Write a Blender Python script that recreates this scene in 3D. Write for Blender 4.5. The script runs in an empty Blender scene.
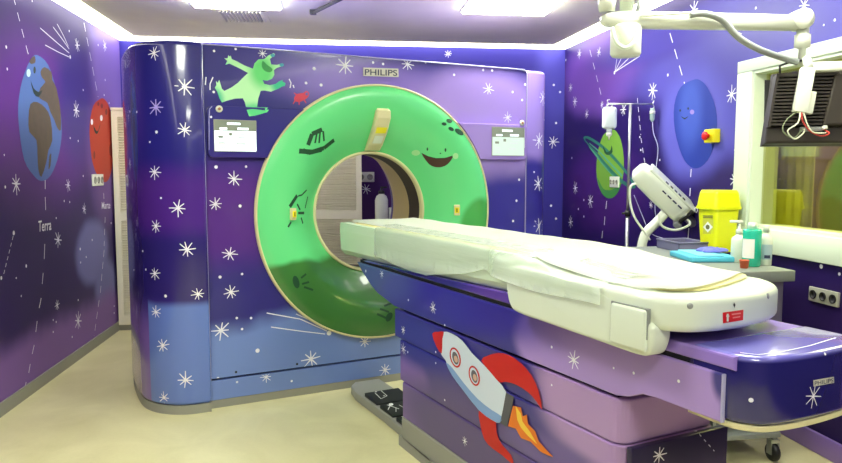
import bpy, bmesh, math, random
from mathutils import Vector, Matrix
from mathutils.bvhtree import BVHTree
from mathutils.geometry import tessellate_polygon
random.seed(4)
SC = bpy.context.scene
COL = SC.collection
PI = math.pi

# ------------------------------------------------------------------ camera
F = 700.0
CAMZ = 1.35
PITCH = math.atan(61.5 / F)
CP, SP = math.cos(PITCH), math.sin(PITCH)
cd = bpy.data.cameras.new('camera')
cam = bpy.data.objects.new('camera', cd)
COL.objects.link(cam)
cam.location = (0, 0, CAMZ)
cam.rotation_euler = (PI / 2 - PITCH, 0, 0)
cd.sensor_width = 36.0
cd.lens = F * 36.0 / 842.0
cd.clip_start = 0.02
SC.camera = cam
CV = Vector((0, 0, CAMZ))


def ray(px, py):
    X = (px - 421) / F
    Y = -(py - 231.5) / F
    return Vector((X, CP + Y * SP, -SP + Y * CP))


def at_z(px, py, z):
    r = ray(px, py)
    return CV + r * ((z - CAMZ) / r.z)


def at_y(px, py, y):
    r = ray(px, py)
    return CV + r * (y / r.y)


def on_plane(px, py, p, n):
    r = ray(px, py)
    return CV + r * ((p - CV).dot(n) / r.dot(n))


def depth(p):
    d = p - CV
    return d.y * CP - d.z * SP


# ------------------------------------------------------------------ colour and materials
def lin(c):
    out = []
    for v in c[:3]:
        v = v / 255.0
        out.append(v / 12.92 if v <= 0.04045 else ((v + 0.055) / 1.055) ** 2.4)
    return (out[0], out[1], out[2], 1.0)


MATS = {}


def mat(name, rgb, rough=0.5, metal=0.0, coat=0.0, emit=0.0, trans=0.0, noise=0.0, nscale=20.0, alpha=1.0):
    if name in MATS:
        return MATS[name]
    m = bpy.data.materials.new(name)
    m.use_nodes = True
    nt = m.node_tree
    b = nt.nodes['Principled BSDF']
    b.inputs['Base Color'].default_value = lin(rgb)
    b.inputs['Roughness'].default_value = rough
    b.inputs['Metallic'].default_value = metal
    b.inputs['Coat Weight'].default_value = coat
    b.inputs['Coat Roughness'].default_value = 0.08
    if trans:
        b.inputs['Transmission Weight'].default_value = trans
        b.inputs['IOR'].default_value = 1.33
    if alpha < 1:
        b.inputs['Alpha'].default_value = alpha
    if emit:
        b.inputs['Emission Color'].default_value = lin(rgb)
        b.inputs['Emission Strength'].default_value = emit
    tc = nt.nodes.new('ShaderNodeTexCoord')
    nz = nt.nodes.new('ShaderNodeTexNoise')
    nz.inputs['Scale'].default_value = nscale
    nz.inputs['Detail'].default_value = 3
    nt.links.new(tc.outputs['Object'], nz.inputs['Vector'])
    if noise:
        hs = nt.nodes.new('ShaderNodeHueSaturation')
        hs.inputs['Color'].default_value = lin(rgb)
        mr = nt.nodes.new('ShaderNodeMapRange')
        mr.inputs['From Min'].default_value = 0.3
        mr.inputs['From Max'].default_value = 0.7
        mr.inputs['To Min'].default_value = 1 - noise
        mr.inputs['To Max'].default_value = 1 + noise
        nt.links.new(nz.outputs['Fac'], mr.inputs['Value'])
        nt.links.new(mr.outputs['Result'], hs.inputs['Value'])
        nt.links.new(hs.outputs['Color'], b.inputs['Base Color'])
    bp = nt.nodes.new('ShaderNodeBump')
    bp.inputs['Strength'].default_value = 0.02
    bp.inputs['Distance'].default_value = 0.002
    nt.links.new(nz.outputs['Fac'], bp.inputs['Height'])
    nt.links.new(bp.outputs['Normal'], b.inputs['Normal'])
    MATS[name] = m
    return m


def mural(name, base, blobs, rough=0.4, coat=0.0, warp=0.12):
    """airbrushed paint: soft ellipsoid patches of paint in object coordinates.
    blob = (centre, radii, rgb, softness)"""
    m = bpy.data.materials.new(name)
    m.use_nodes = True
    nt = m.node_tree
    N, L = nt.nodes, nt.links
    b = N['Principled BSDF']
    b.inputs['Roughness'].default_value = rough
    b.inputs['Coat Weight'].default_value = coat
    b.inputs['Coat Roughness'].default_value = 0.06
    if not coat: b.inputs['Specular IOR Level'].default_value = .25
    tc = N.new('ShaderNodeTexCoord')
    nz = N.new('ShaderNodeTexNoise')
    nz.inputs['Scale'].default_value = 3.0
    nz.inputs['Detail'].default_value = 2
    L.new(tc.outputs['Object'], nz.inputs['Vector'])
    n2 = N.new('ShaderNodeMath'); n2.operation = 'MULTIPLY_ADD'
    n2.inputs[1].default_value = 2 * warp; n2.inputs[2].default_value = -warp
    L.new(nz.outputs['Fac'], n2.inputs[0])
    cur = None
    for bb_ in blobs:
        c, r, rgb, soft = bb_[:4]
        boxy = len(bb_) > 4
        s = N.new('ShaderNodeVectorMath'); s.operation = 'SUBTRACT'
        L.new(tc.outputs['Object'], s.inputs[0]); s.inputs[1].default_value = c
        d = N.new('ShaderNodeVectorMath'); d.operation = 'DIVIDE'
        L.new(s.outputs[0], d.inputs[0]); d.inputs[1].default_value = r
        ln = N.new('ShaderNodeVectorMath'); ln.operation = 'LENGTH'
        L.new(d.outputs[0], ln.inputs[0])
        dist = ln.outputs['Value']
        if boxy:
            ab = N.new('ShaderNodeVectorMath'); ab.operation = 'ABSOLUTE'; L.new(d.outputs[0], ab.inputs[0])
            sx = N.new('ShaderNodeSeparateXYZ'); L.new(ab.outputs[0], sx.inputs[0])
            m1 = N.new('ShaderNodeMath'); m1.operation = 'MAXIMUM'; L.new(sx.outputs[0], m1.inputs[0]); L.new(sx.outputs[1], m1.inputs[1])
            m2 = N.new('ShaderNodeMath'); m2.operation = 'MAXIMUM'; L.new(m1.outputs[0], m2.inputs[0]); L.new(sx.outputs[2], m2.inputs[1])
            dist = m2.outputs[0]
        ad = N.new('ShaderNodeMath'); ad.operation = 'ADD'
        L.new(dist, ad.inputs[0]); L.new(n2.outputs[0], ad.inputs[1])
        mr = N.new('ShaderNodeMapRange'); mr.interpolation_type = 'SMOOTHSTEP'
        mr.inputs['From Min'].default_value = 1 - soft
        mr.inputs['From Max'].default_value = 1 + soft
        mr.inputs['To Min'].default_value = 1
        mr.inputs['To Max'].default_value = 0
        L.new(ad.outputs[0], mr.inputs['Value'])
        mx = N.new('ShaderNodeMix'); mx.data_type = 'RGBA'
        L.new(mr.outputs['Result'], mx.inputs['Factor'])
        if cur is None:
            mx.inputs['A'].default_value = lin(base)
        else:
            L.new(cur, mx.inputs['A'])
        mx.inputs['B'].default_value = lin(rgb)
        cur = mx.outputs['Result']
    if cur is None:
        b.inputs['Base Color'].default_value = lin(base)
    else:
        L.new(cur, b.inputs['Base Color'])
    return m


M_STAR = mat('white_mural_paint', (240, 240, 250), 0.5)
M_WHITE = mat('white_enamel', (226, 230, 214), 0.35, coat=0.3)
M_PLAST = mat('ivory_plastic', (224, 226, 204), 0.35, coat=0.2)
M_CREAM = mat('cream_plastic', (222, 214, 168), 0.4)
M_TRIM = mat('white_painted_trim', (224, 236, 216), 0.45)
M_GREYP = mat('grey_plinth', (150, 150, 140), 0.5)
M_DARK = mat('black_rubber', (22, 22, 24), 0.5)
M_GAP = mat('dark_gap', (8, 8, 14), 0.8)
M_METAL = mat('brushed_steel', (190, 192, 190), 0.3, metal=0.9)
M_GREYM = mat('grey_metal', (150, 155, 152), 0.4, metal=0.3)
M_RED = mat('red_plastic', (215, 30, 30), 0.4)
M_YEL = mat('yellow_plastic', (240, 225, 20), 0.4)

# ------------------------------------------------------------------ mesh builder


class MB:
    """collects shapes with material slots and links them as one mesh object"""

    def __init__(self, M=None):
        self.bm = bmesh.new()
        self.mats = []
        self.M = M.copy() if M else Matrix.Identity(4)
        self.Mi = self.M.inverted()
        self.bvh = None

    def mi(self, m):
        if m not in self.mats:
            self.mats.append(m)
        return self.mats.index(m)

    def join(self, tmp, m, mtx=None, smooth=False):
        i = self.mi(m)
        bmesh.ops.recalc_face_normals(tmp, faces=tmp.faces)
        if mtx is not None:
            bmesh.ops.transform(tmp, matrix=mtx, verts=tmp.verts)
        for f in tmp.faces:
            f.material_index = i
            f.smooth = smooth
        me = bpy.data.meshes.new('t')
        tmp.to_mesh(me)
        tmp.free()
        self.bm.from_mesh(me)
        bpy.data.meshes.remove(me)
        return self

    def box(self, m, x0, x1, y0, y1, z0, z1, bev=0.0, seg=3, mtx=None):
        t = bmesh.new()
        bmesh.ops.create_cube(t, size=1)
        for v in t.verts:
            v.co = Vector(((x0 + x1) / 2 + v.co.x * (x1 - x0), (y0 + y1) / 2 + v.co.y * (y1 - y0), (z0 + z1) / 2 + v.co.z * (z1 - z0)))
        if bev:
            bmesh.ops.bevel(t, geom=t.edges[:], offset=bev, segments=seg, profile=0.5, affect='EDGES')
        return self.join(t, m, mtx, smooth=bool(bev))

    def prism(self, m, pts, h0, h1, axis='z', bev=0.0, seg=3, mtx=None, hole=None, smooth=False):
        """polygon pts (2D) extruded along axis. axis z: (x,y); axis x: (y,z); axis y: (x,z)"""
        def P(a, h):
            if axis == 'z': return Vector((a[0], a[1], h))
            if axis == 'x': return Vector((h, a[0], a[1]))
            return Vector((a[0], h, a[1]))
        t = bmesh.new()
        if hole is None:
            lo = [t.verts.new(P(p, h0)) for p in pts]
            f = t.faces.new(lo)
            r = bmesh.ops.extrude_face_region(t, geom=[f])
            vs = [g for g in r['geom'] if isinstance(g, bmesh.types.BMVert)]
            d = P((0, 0), h1) - P((0, 0), h0)
            for v in vs: v.co += d
            if bev:
                bmesh.ops.recalc_face_normals(t, faces=t.faces)
                ax = {'z': 2, 'x': 0, 'y': 1}[axis]
                es = [e for e in t.edges if abs(e.verts[0].co[ax] - e.verts[1].co[ax]) < 1e-6]
                bmesh.ops.bevel(t, geom=es, offset=bev, segments=seg, profile=0.5, affect='EDGES')
        else:
            loops = []
            for h in (h0, h1):
                a = [t.verts.new(P(p, h)) for p in pts]
                c = [t.verts.new(P(p, h)) for p in hole]
                ea = [t.edges.new((a[i], a[(i + 1) % len(a)])) for i in range(len(a))]
                ec = [t.edges.new((c[i], c[(i + 1) % len(c)])) for i in range(len(c))]
                bmesh.ops.triangle_fill(t, use_beauty=True, edges=ea + ec)
                loops.append((a, c))
            for k in (0, 1):
                A, B = loops[0][k], loops[1][k]
                for i in range(len(A)):
                    j = (i + 1) % len(A)
                    t.faces.new((A[i], A[j], B[j], B[i]))
        return self.join(t, m, mtx, smooth)

    def lathe(self, m, prof, centre=(0, 0, 0), axis='z', n=32, mtx=None, smooth=True, a0=0.0, a1=2 * PI, close=True):
        """profile of (r, h)"""
        t = bmesh.new()
        full = abs(a1 - a0 - 2 * PI) < 1e-6
        rings = []
        k = n if full else n + 1
        for (r, h) in prof:
            ring = []
            for i in range(k):
                a = a0 + (a1 - a0) * i / n
                if axis == 'z': co = (r * math.cos(a), r * math.sin(a), h)
                elif axis == 'y': co = (r * math.cos(a), h, r * math.sin(a))
                else: co = (h, r * math.cos(a), r * math.sin(a))
                ring.append(t.verts.new(Vector(centre) + Vector(co)))
            rings.append(ring)
        for a, b in zip(rings[:-1], rings[1:]):
            for i in range(n):
                j = (i + 1) % k
                try: t.faces.new((a[i], a[j], b[j], b[i]))
                except ValueError: pass
        if close and full:
            for ring, (r, h) in ((rings[0], prof[0]), (rings[-1], prof[-1])):
                if r > 1e-4: t.faces.new(ring)
        bmesh.ops.remove_doubles(t, verts=t.verts, dist=1e-6)
        return self.join(t, m, mtx, smooth)

    def tube(self, m, pts, r, n=10, mtx=None, smooth=True, sub=0):
        pts = [Vector(p) for p in pts]
        if sub: pts = spline(pts, sub)
        rs = r if isinstance(r, (list, tuple)) else [r] * len(pts)
        t = bmesh.new()
        prev = None
        rings = []
        up = None
        for i, p in enumerate(pts):
            d = (pts[min(i + 1, len(pts) - 1)] - pts[max(i - 1, 0)]).normalized()
            if up is None:
                up = d.orthogonal().normalized()
            up = (up - d * up.dot(d)).normalized()
            s = d.cross(up)
            rr = rs[min(i, len(rs) - 1)]
            rings.append([t.verts.new(p + (up * math.cos(2 * PI * k / n) + s * math.sin(2 * PI * k / n)) * rr) for k in range(n)])
        for a, b in zip(rings[:-1], rings[1:]):
            for k in range(n):
                t.faces.new((a[k], a[(k + 1) % n], b[(k + 1) % n], b[k]))
        t.faces.new(rings[0]); t.faces.new(rings[-1])
        return self.join(t, m, mtx, smooth)

    def ball(self, m, c, r, mtx=None, seg=16):
        t = bmesh.new()
        bmesh.ops.create_uvsphere(t, u_segments=seg, v_segments=seg // 2 + 2, radius=1)
        rr = r if isinstance(r, (list, tuple)) else (r, r, r)
        for v in t.verts:
            v.co = Vector((c[0] + v.co.x * rr[0], c[1] + v.co.y * rr[1], c[2] + v.co.z * rr[2]))
        return self.join(t, m, mtx, True)

    # ---- paint laid on the surface
    def bake(self):
        self.bvh = BVHTree.FromBMesh(self.bm)

    def hit(self, px, py):
        if self.bvh is None: self.bake()
        o = self.Mi @ CV
        d = (self.Mi.to_3x3() @ ray(px, py)).normalized()
        loc, nr, idx, dist = self.bvh.ray_cast(o, d)
        if loc is None: return None
        if nr.dot(d) > 0: nr = -nr
        return loc, nr

    def snap(self, p, nr, eps):
        loc, n2, i, d = self.bvh.find_nearest(p)
        if loc is None: return p + nr * eps
        if n2.dot(nr) < 0: n2 = -n2
        return loc + n2 * eps

    def quadstroke(self, a, b, nr, w0, w1, i, eps):
        d = (b - a)
        if d.length < 1e-6: return
        s = nr.cross(d.normalized())
        vs = [self.bm.verts.new(self.snap(q, nr, eps)) for q in (a - s * w0 / 2, a + s * w0 / 2, b + s * w1 / 2, b - s * w1 / 2)]
        f = self.bm.faces.new(vs); f.material_index = i

    def star(self, px, py, r, m=None, rot=None, wide=0.16, n=8):
        h = self.hit(px, py)
        if h is None: return
        i = self.mi(m or M_STAR)
        p, nr = h
        sc = depth(self.M @ p) / F
        R = r * sc
        up = Vector((0, 0, 1)); up = (up - nr * up.dot(nr)); up = up.normalized() if up.length > .05 else nr.orthogonal().normalized()
        s = up.cross(nr)
        a0 = random.uniform(-0.2, 0.2)
        for k in range(n):
            a = a0 + 2 * PI * k / n + random.uniform(-.12, .12)
            L = R * random.uniform(.8, 1.1)
            e = p + (up * math.cos(a) + s * math.sin(a)) * L
            self.quadstroke(p, e, nr, R * wide, R * wide * .6, i, 0.0012)

    def dot(self, px, py, r=1.2, m=None, ry=None, eps=0.0014, n=10):
        h = self.hit(px, py)
        if h is None: return
        i = self.mi(m or M_STAR)
        p, nr = h
        sc = depth(self.M @ p) / F
        up = Vector((0, 0, 1)); up = (up - nr * up.dot(nr)); up = up.normalized() if up.length > .05 else nr.orthogonal().normalized()
        s = up.cross(nr)
        vs = [self.bm.verts.new(self.snap(p + (up * math.cos(2 * PI * k / n) * (ry or r) + s * math.sin(2 * PI * k / n) * r) * sc, nr, eps)) for k in range(n)]
        f = self.bm.faces.new(vs); f.material_index = i

    def line(self, pts, w=1.0, m=None, w1=None, eps=0.0012, cuts=4):
        """stroke through pixel points"""
        i = self.mi(m or M_STAR)
        out = []
        for a, b in zip(pts[:-1], pts[1:]):
            for k in range(cuts):
                t = k / cuts
                out.append((a[0] + (b[0] - a[0]) * t, a[1] + (b[1] - a[1]) * t))
        out.append(pts[-1])
        hs = [self.hit(*q) for q in out]
        N = len(hs)
        for k in range(N - 1):
            if hs[k] is None or hs[k + 1] is None: continue
            p, nr = hs[k]; q = hs[k + 1][0]
            if (p - q).length > 0.4: continue
            sc = depth(self.M @ p) / F
            wa = w + ((w1 if w1 is not None else w) - w) * k / N
            wb = w + ((w1 if w1 is not None else w) - w) * (k + 1) / N
            self.quadstroke(p, q, nr, wa * sc, wb * sc, i, eps)

    def dash(self, a, b, on, off, w=1.0, m=None):
        L = math.hypot(b[0] - a[0], b[1] - a[1])
        s = 0.0
        while s < L:
            e = min(s + on, L)
            self.line([(a[0] + (b[0] - a[0]) * s / L, a[1] + (b[1] - a[1]) * s / L), (a[0] + (b[0] - a[0]) * e / L, a[1] + (b[1] - a[1]) * e / L)], w, m, cuts=2)
            s += on + off

    def poly(self, pts, m, eps=0.0016, cuts=0, src=None):
        """filled painted shape whose outline is given in pixels, on surface src"""
        src = src or self
        i = self.mi(m)
        t = bmesh.new()
        vs = [t.verts.new((p[0], p[1], 0)) for p in pts]
        f = t.faces.new(vs)
        f.normal_update()
        bmesh.ops.triangulate(t, faces=[f], ngon_method='EAR_CLIP')
        if cuts:
            for _ in range(cuts):
                bmesh.ops.subdivide_edges(t, edges=t.edges[:], cuts=1)
                bmesh.ops.triangulate(t, faces=t.faces[:])
        mp = {}
        for v in t.verts:
            h = src.hit(v.co.x, v.co.y)
            if h is None: mp[v] = None; continue
            w = h[0] + h[1] * eps
            mp[v] = (self.bm.verts.new(self.Mi @ (src.M @ w)), self.Mi.to_3x3() @ (src.M.to_3x3() @ h[1]))
        for fa in t.faces:
            q = [mp[v] for v in fa.verts]
            if None in q: continue
            try: g = self.bm.faces.new([x[0] for x in q])
            except ValueError: continue
            g.normal_update()
            if g.normal.dot(q[0][1]) < 0: g.normal_flip()
            g.material_index = i
        t.free()

    def text(self, s, x0, x1, y0, y1, m, src=None, eps=0.0022, slant=(0, 0)):
        """letters filling the pixel box x0..x1, y0..y1 (slant = extra y at the right, extra x at the top)"""
        src = src or self
        me = text_mesh(s)
        xs = [v.co.x for v in me.vertices]; ys = [v.co.y for v in me.vertices]
        ax, bx, ay, by = min(xs), max(xs), min(ys), max(ys)
        i = self.mi(m)
        mp = []
        nn = None
        for v in me.vertices:
            a = (v.co.x - ax) / (bx - ax); c = (v.co.y - ay) / (by - ay)
            h = src.hit(x0 + (x1 - x0) * a + slant[1] * c, y1 + (y0 - y1) * c + slant[0] * a)
            if h is None: mp.append(None); continue
            nn = h[1]
            mp.append((self.bm.verts.new(self.Mi @ (src.M @ (h[0] + h[1] * eps)))))
        for p in me.polygons:
            q = [mp[k] for k in p.vertices]
            if None in q: continue
            try: g = self.bm.faces.new(q)
            except ValueError: continue
            g.material_index = i
            g.normal_update()
            if nn and g.normal.dot(self.Mi.to_3x3() @ (src.M.to_3x3() @ nn)) < 0: g.normal_flip()
        bpy.data.meshes.remove(me)

    def build(self, name, parent=None, kind=None, label=None, category=None, group=None, at=None):
        """link as one object. Top-level: placed with matrix M; child: M must be the parent's frame"""
        me = bpy.data.meshes.new(name)
        if at is not None:
            bmesh.ops.translate(self.bm, verts=self.bm.verts, vec=-Vector(at))
        self.bm.to_mesh(me)
        self.bm.free()
        for m in self.mats: me.materials.append(m)
        o = bpy.data.objects.new(name, me)
        COL.objects.link(o)
        if parent is not None: o.parent = parent
        else: o.matrix_world = self.M
        if at is not None:
            o.location = o.location + (self.M.to_3x3() @ Vector(at) if parent is None else Vector(at))
        setp(o, label, category, group, kind)
        return o


def setp(o, label=None, category=None, group=None, kind=None):
    if label: o['label'] = label
    if category: o['category'] = category
    if group: o['group'] = group
    if kind: o['kind'] = kind


def spline(pts, sub):
    out = []
    n = len(pts)
    for i in range(n - 1):
        p0 = pts[max(i - 1, 0)]; p1 = pts[i]; p2 = pts[i + 1]; p3 = pts[min(i + 2, n - 1)]
        for k in range(sub):
            t = k / sub
            out.append(0.5 * ((2 * p1) + (p2 - p0) * t + (2 * p0 - 5 * p1 + 4 * p2 - p3) * t * t + (3 * p1 - p0 - 3 * p2 + p3) * t ** 3))
    out.append(pts[-1])
    return out


def sp2(pts, sub=6, closed=False):
    v = [Vector((p[0], p[1], 0)) for p in pts]
    if closed: v = [v[-1]] + v + [v[0], v[1]]
    s = spline(v, sub)
    if closed: s = s[sub:-sub - 1]
    return [(p.x, p.y) for p in s]


def text_mesh(s):
    cu = bpy.data.curves.new('txt', 'FONT')
    cu.body = s
    cu.offset = 0.012
    o = bpy.data.objects.new('txt', cu)
    COL.objects.link(o)
    dg = bpy.context.evaluated_depsgraph_get()
    dg.update()
    me = bpy.data.meshes.new_from_object(o.evaluated_get(dg))
    bpy.data.objects.remove(o)
    bpy.data.curves.remove(cu)
    return me


def frame(p, xdir):
    a = math.atan2(xdir[1], xdir[0])
    return Matrix.Translation(Vector(p)) @ Matrix.Rotation(a, 4, 'Z')


def loft(k, m, secs, mtx=None, smooth=True, cap=True):
    t = bmesh.new()
    rs = [[t.verts.new(Vector(p)) for p in s] for s in secs]
    n = len(rs[0])
    for a, b_ in zip(rs[:-1], rs[1:]):
        for i in range(n):
            j = (i + 1) % n
            t.faces.new((a[i], a[j], b_[j], b_[i]))
    if cap: t.faces.new(rs[0]); t.faces.new(rs[-1])
    k.join(t, m, mtx, smooth)


def thing(name, M, label, category, group=None, kind=None):
    o = bpy.data.objects.new(name, None)
    COL.objects.link(o)
    o.matrix_world = M
    o.empty_display_size = 0.1
    setp(o, label, category, group, kind)
    return o


def ell(cx, cy, rx, ry, n=24, tilt=0.0):
    out = []
    for k in range(n):
        a = 2 * PI * k / n
        x, y = rx * math.cos(a), ry * math.sin(a)
        out.append((cx + x * math.cos(tilt) - y * math.sin(tilt), cy + x * math.sin(tilt) + y * math.cos(tilt)))
    return out


def pxblob(mb, cx, cy, rx, ry, rgb, soft=0.3, thick=5.0):
    """a soft patch of paint on a planar surface, from its extent in the photo; the surface is local XZ"""
    c = mb.hit(cx, cy)
    a = mb.hit(cx - rx, cy); b = mb.hit(cx + rx, cy); u = mb.hit(cx, cy - ry); d = mb.hit(cx, cy + ry)
    if c is None: return None
    c = c[0]
    R = max([abs(q[0].x - c.x) for q in (a, b) if q] or [0.2])
    S = max([abs(q[0].z - c.z) for q in (u, d) if q] or [0.2])
    return ((c.x, c.y, c.z), (R, thick, S), rgb, soft)


# ------------------------------------------------------------------ room frame
H = 2.47
LW0 = Vector((-2.314, 3.743, 0)); LW1 = Vector((-2.60, 6.15, 0))
dL = (LW1 - LW0).normalized()
RW0 = Vector((1.87, 3.45, 0)); RW1 = Vector((1.335, 6.60, 0))
dR = (RW1 - RW0).normalized()
YB = -1.8
LB = LW0 + dL * ((YB - LW0.y) / dL.y)
RB = RW0 + dR * ((YB - RW0.y) / dR.y)
dB = (RW1 - LW1).normalized()
CEIL_ROT = frame((0, 0, 0), dB)

# floor
MFloor = bpy.data.materials.new('vinyl_floor'); MFloor.use_nodes = True
nt = MFloor.node_tree; b = nt.nodes['Principled BSDF']
tc = nt.nodes.new('ShaderNodeTexCoord'); nz = nt.nodes.new('ShaderNodeTexNoise'); nz.inputs['Scale'].default_value = 2.2; nz.inputs['Detail'].default_value = 6; nz.inputs['Distortion'].default_value = 1.2
nz2 = nt.nodes.new('ShaderNodeTexNoise'); nz2.inputs['Scale'].default_value = 60; nz2.inputs['Detail'].default_value = 4
cr = nt.nodes.new('ShaderNodeValToRGB')
cr.color_ramp.elements[0].position = 0.32; cr.color_ramp.elements[0].color = lin((214, 206, 156))
cr.color_ramp.elements[1].position = 0.68; cr.color_ramp.elements[1].color = lin((232, 225, 178))
mx = nt.nodes.new('ShaderNodeMix'); mx.data_type = 'FLOAT'; mx.inputs['Factor'].default_value = 0.15
nt.links.new(tc.outputs['Object'], nz.inputs['Vector']); nt.links.new(tc.outputs['Object'], nz2.inputs['Vector'])
nt.links.new(nz.outputs['Fac'], mx.inputs['A']); nt.links.new(nz2.outputs['Fac'], mx.inputs['B'])
nt.links.new(mx.outputs['Result'], cr.inputs['Fac']); nt.links.new(cr.outputs['Color'], b.inputs['Base Color'])
b.inputs['Roughness'].default_value = 0.32
fl = MB()
P = [(LB.x - .3, LB.y - .3), (RB.x + .3, RB.y - .3), (RW1.x + .3, RW1.y + .3), (LW1.x - .3, LW1.y + .3)]
fl.prism(MFloor, P, -0.12, 0.0)
fl.build('floor', kind='structure')

# ceiling: suspended panel field with a lit perimeter recess
M_CEIL = mat('ceiling_board', (244, 242, 204), 0.8, noise=0.02, nscale=6)
M_COVE = mat('cove_light_diffuser', (255, 252, 246), 0.5, emit=3.0)
GAP = 0.17


def inset(pts, d):
    out = []
    n = len(pts)
    for i in range(n):
        a, b, c = Vector(pts[i - 1]), Vector(pts[i]), Vector(pts[(i + 1) % n])
        e0 = (b - a).normalized(); e1 = (c - b).normalized()
        n0 = Vector((-e0.y, e0.x)); n1 = Vector((-e1.y, e1.x))
        m_ = (n0 + n1).normalized()
        out.append(tuple(b + m_ * (d / max(m_.dot(n0), .2))))
    return out


ROOM = [(LB.x, LB.y), (RB.x, RB.y), (RW1.x, RW1.y), (LW1.x, LW1.y)]
ce = MB()
ce.prism(M_CEIL, inset(ROOM, GAP), H - 0.0, H + 0.05)
ce.prism(M_TRIM, P, H + 0.16, H + 0.22)
ce.build('ceiling', kind='structure')
# perimeter strip lights
inn = inset(ROOM, GAP - 0.01); outr = inset(ROOM, 0.012)
side_names = [('rear', 0, 1), ('right', 1, 2), ('back', 2, 3), ('left', 3, 0)]
COVELAB = {'rear': 'perimeter cove light behind the camera', 'right': 'bright cove light strip along the top of the wall with the window',
           'back': 'bright cove light strip along the top of the wall behind the scanner', 'left': 'bright cove light strip above the wall with the painted Earth'}
for nm, i, j in side_names:
    m = MB()
    m.prism(M_COVE, [outr[i], outr[j], inn[j], inn[i]], H - 0.012, H + 0.03)
    if nm == 'rear': lab = COVELAB[nm]
    m.build('cove_light', label=COVELAB[nm], category='ceiling light', group='perimeter cove lights')


def wallframe(p, d):
    return frame(p, d)


# ------------------------------------------------------------------ left wall
ML = frame(LW0, dL)       # local X along the wall into the distance, local Z up; room side is -Y
Lneg = (YB - LW0.y) / dL.y; Lpos = (LW1 - LW0).length
wl = MB(ML)
probe = MB(ML); probe.box(M_TRIM, Lneg - .2, Lpos + .2, 0.0, .12, 0, H + .16)
bl = [pxblob(probe, *a) for a in [
    (60, -20, 70, 60, (120, 116, 200), 0.45),  # lighter blue-purple top, with the cove light's glow put into the colour
    (45, 120, 45, 80, (98, 46, 142), 0.5),
    (112, 75, 22, 55, (128, 104, 186), 0.35),
    (76, 100, 16, 60, (62, 46, 128), 0.5),
    (105, 160, 14, 60, (112, 78, 150), 0.4),
    (93, 252, 15, 32, (112, 112, 172), 0.22),
    (106, 285, 10, 26, (108, 108, 168), 0.3),
]]
bl.append(((0.5, 0, -.25), (9, 5, .60), (128, 92, 166), .15))
M_LW = mural('mural_left_wall', (43, 24, 92), [x for x in bl if x], rough=0.45)
wl.box(M_LW, Lneg - .2, Lpos + .2, 0.0, .12, 0, H + .16)
wl.bake()
for s in [(77, 45, 7), (104.6, 46, 6), (76, 110, 9), (16, 184, 11), (68, 185, 7), (84, 209, 6), (58, 240, 9), (57, 305, 6), (78, 321, 9)]:
    wl.star(*s)
for d in [(69, 31), (105, 80), (83, 90), (104, 95), (109, 103), (98, 45), (6, 47, 1.8), (7, 69, 1.6), (32, 1), (4, 155), (5, 187, 1.6), (64, 201), (69.5, 202), (70, 138), (78, 141), (83, 176),
          (56, 218), (26, 266, 1.8), (16, 278), (21, 296), (13.5, 233, 2.4), (1, 278, 2), (53, 320), (56, 322), (53, 332), (92, 240), (80, 249, 1.5), (86, 257), (80.5, 262.5), (111, 223), (78, 300),
          (72, 337), (114, 306), (114, 313), (70, 57, 2.0)]:
    wl.dot(d[0], d[1], (d[2] if len(d) > 2 else 1.1))
for a, b_ in [((69, 57), (45, 45)), ((69, 53), (40, 28)), ((69, 49), (53, 27)), ((68, 46), (57, 24))]:
    mid = ((a[0] + b_[0]) / 2 + 1, (a[1] + b_[1]) / 2 + 1)
    wl.line([a, mid, b_], .9)
wl.dash((13, -4), (29, 58), 9, 8, 1.2)
wl.dash((81, 8), (98, 97), 9, 6, .9)
wl.line([(45, 180), (45, 189)], 1.3); wl.line([(45, 197), (45.5, 210)], 1.3)
for a, b_ in [((44.6, 244), (44, 259)), ((43, 273), (42, 284)), ((41, 298), (39, 308)), ((37, 321), (35.6, 332)), ((34, 345), (32, 354)), ((30, 364), (28.6, 373)), ((26, 382), (24, 390))]:
    wl.line([a, b_], 1.2)
wl.line([(103.5, 193), (103.8, 199)], 1)
wl.dash((105, 217), (104, 246), 6, 6, .9); wl.dash((104, 250), (100, 295), 7, 5, .9); wl.dash((99, 300), (94, 336), 7, 5, .9)
wl.dash((13, 236), (3, 276), 4, 3, .9)
wl.text('Terra', 38, 51, 221, 232, M_STAR, slant=(-2, 0))
wl.text('Marte', 101.5, 110, 202, 209, M_STAR, slant=(-.5, 0))
lwobj = wl.build('wall_left', kind='structure')
# painted planets
M_OCEAN = mural('painted_ocean', (84, 114, 180), [], 0.5)
M_LAND = mat('painted_land', (92, 78, 66), 0.6, noise=.08)
M_MARS = mural('painted_mars', (180, 58, 42), [], 0.5)
M_FACEDK = mat('painted_face_dark', (24, 46, 40), 0.6)


def painted(name, srcM, builder_probe, parent):
    return MB(srcM)


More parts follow.
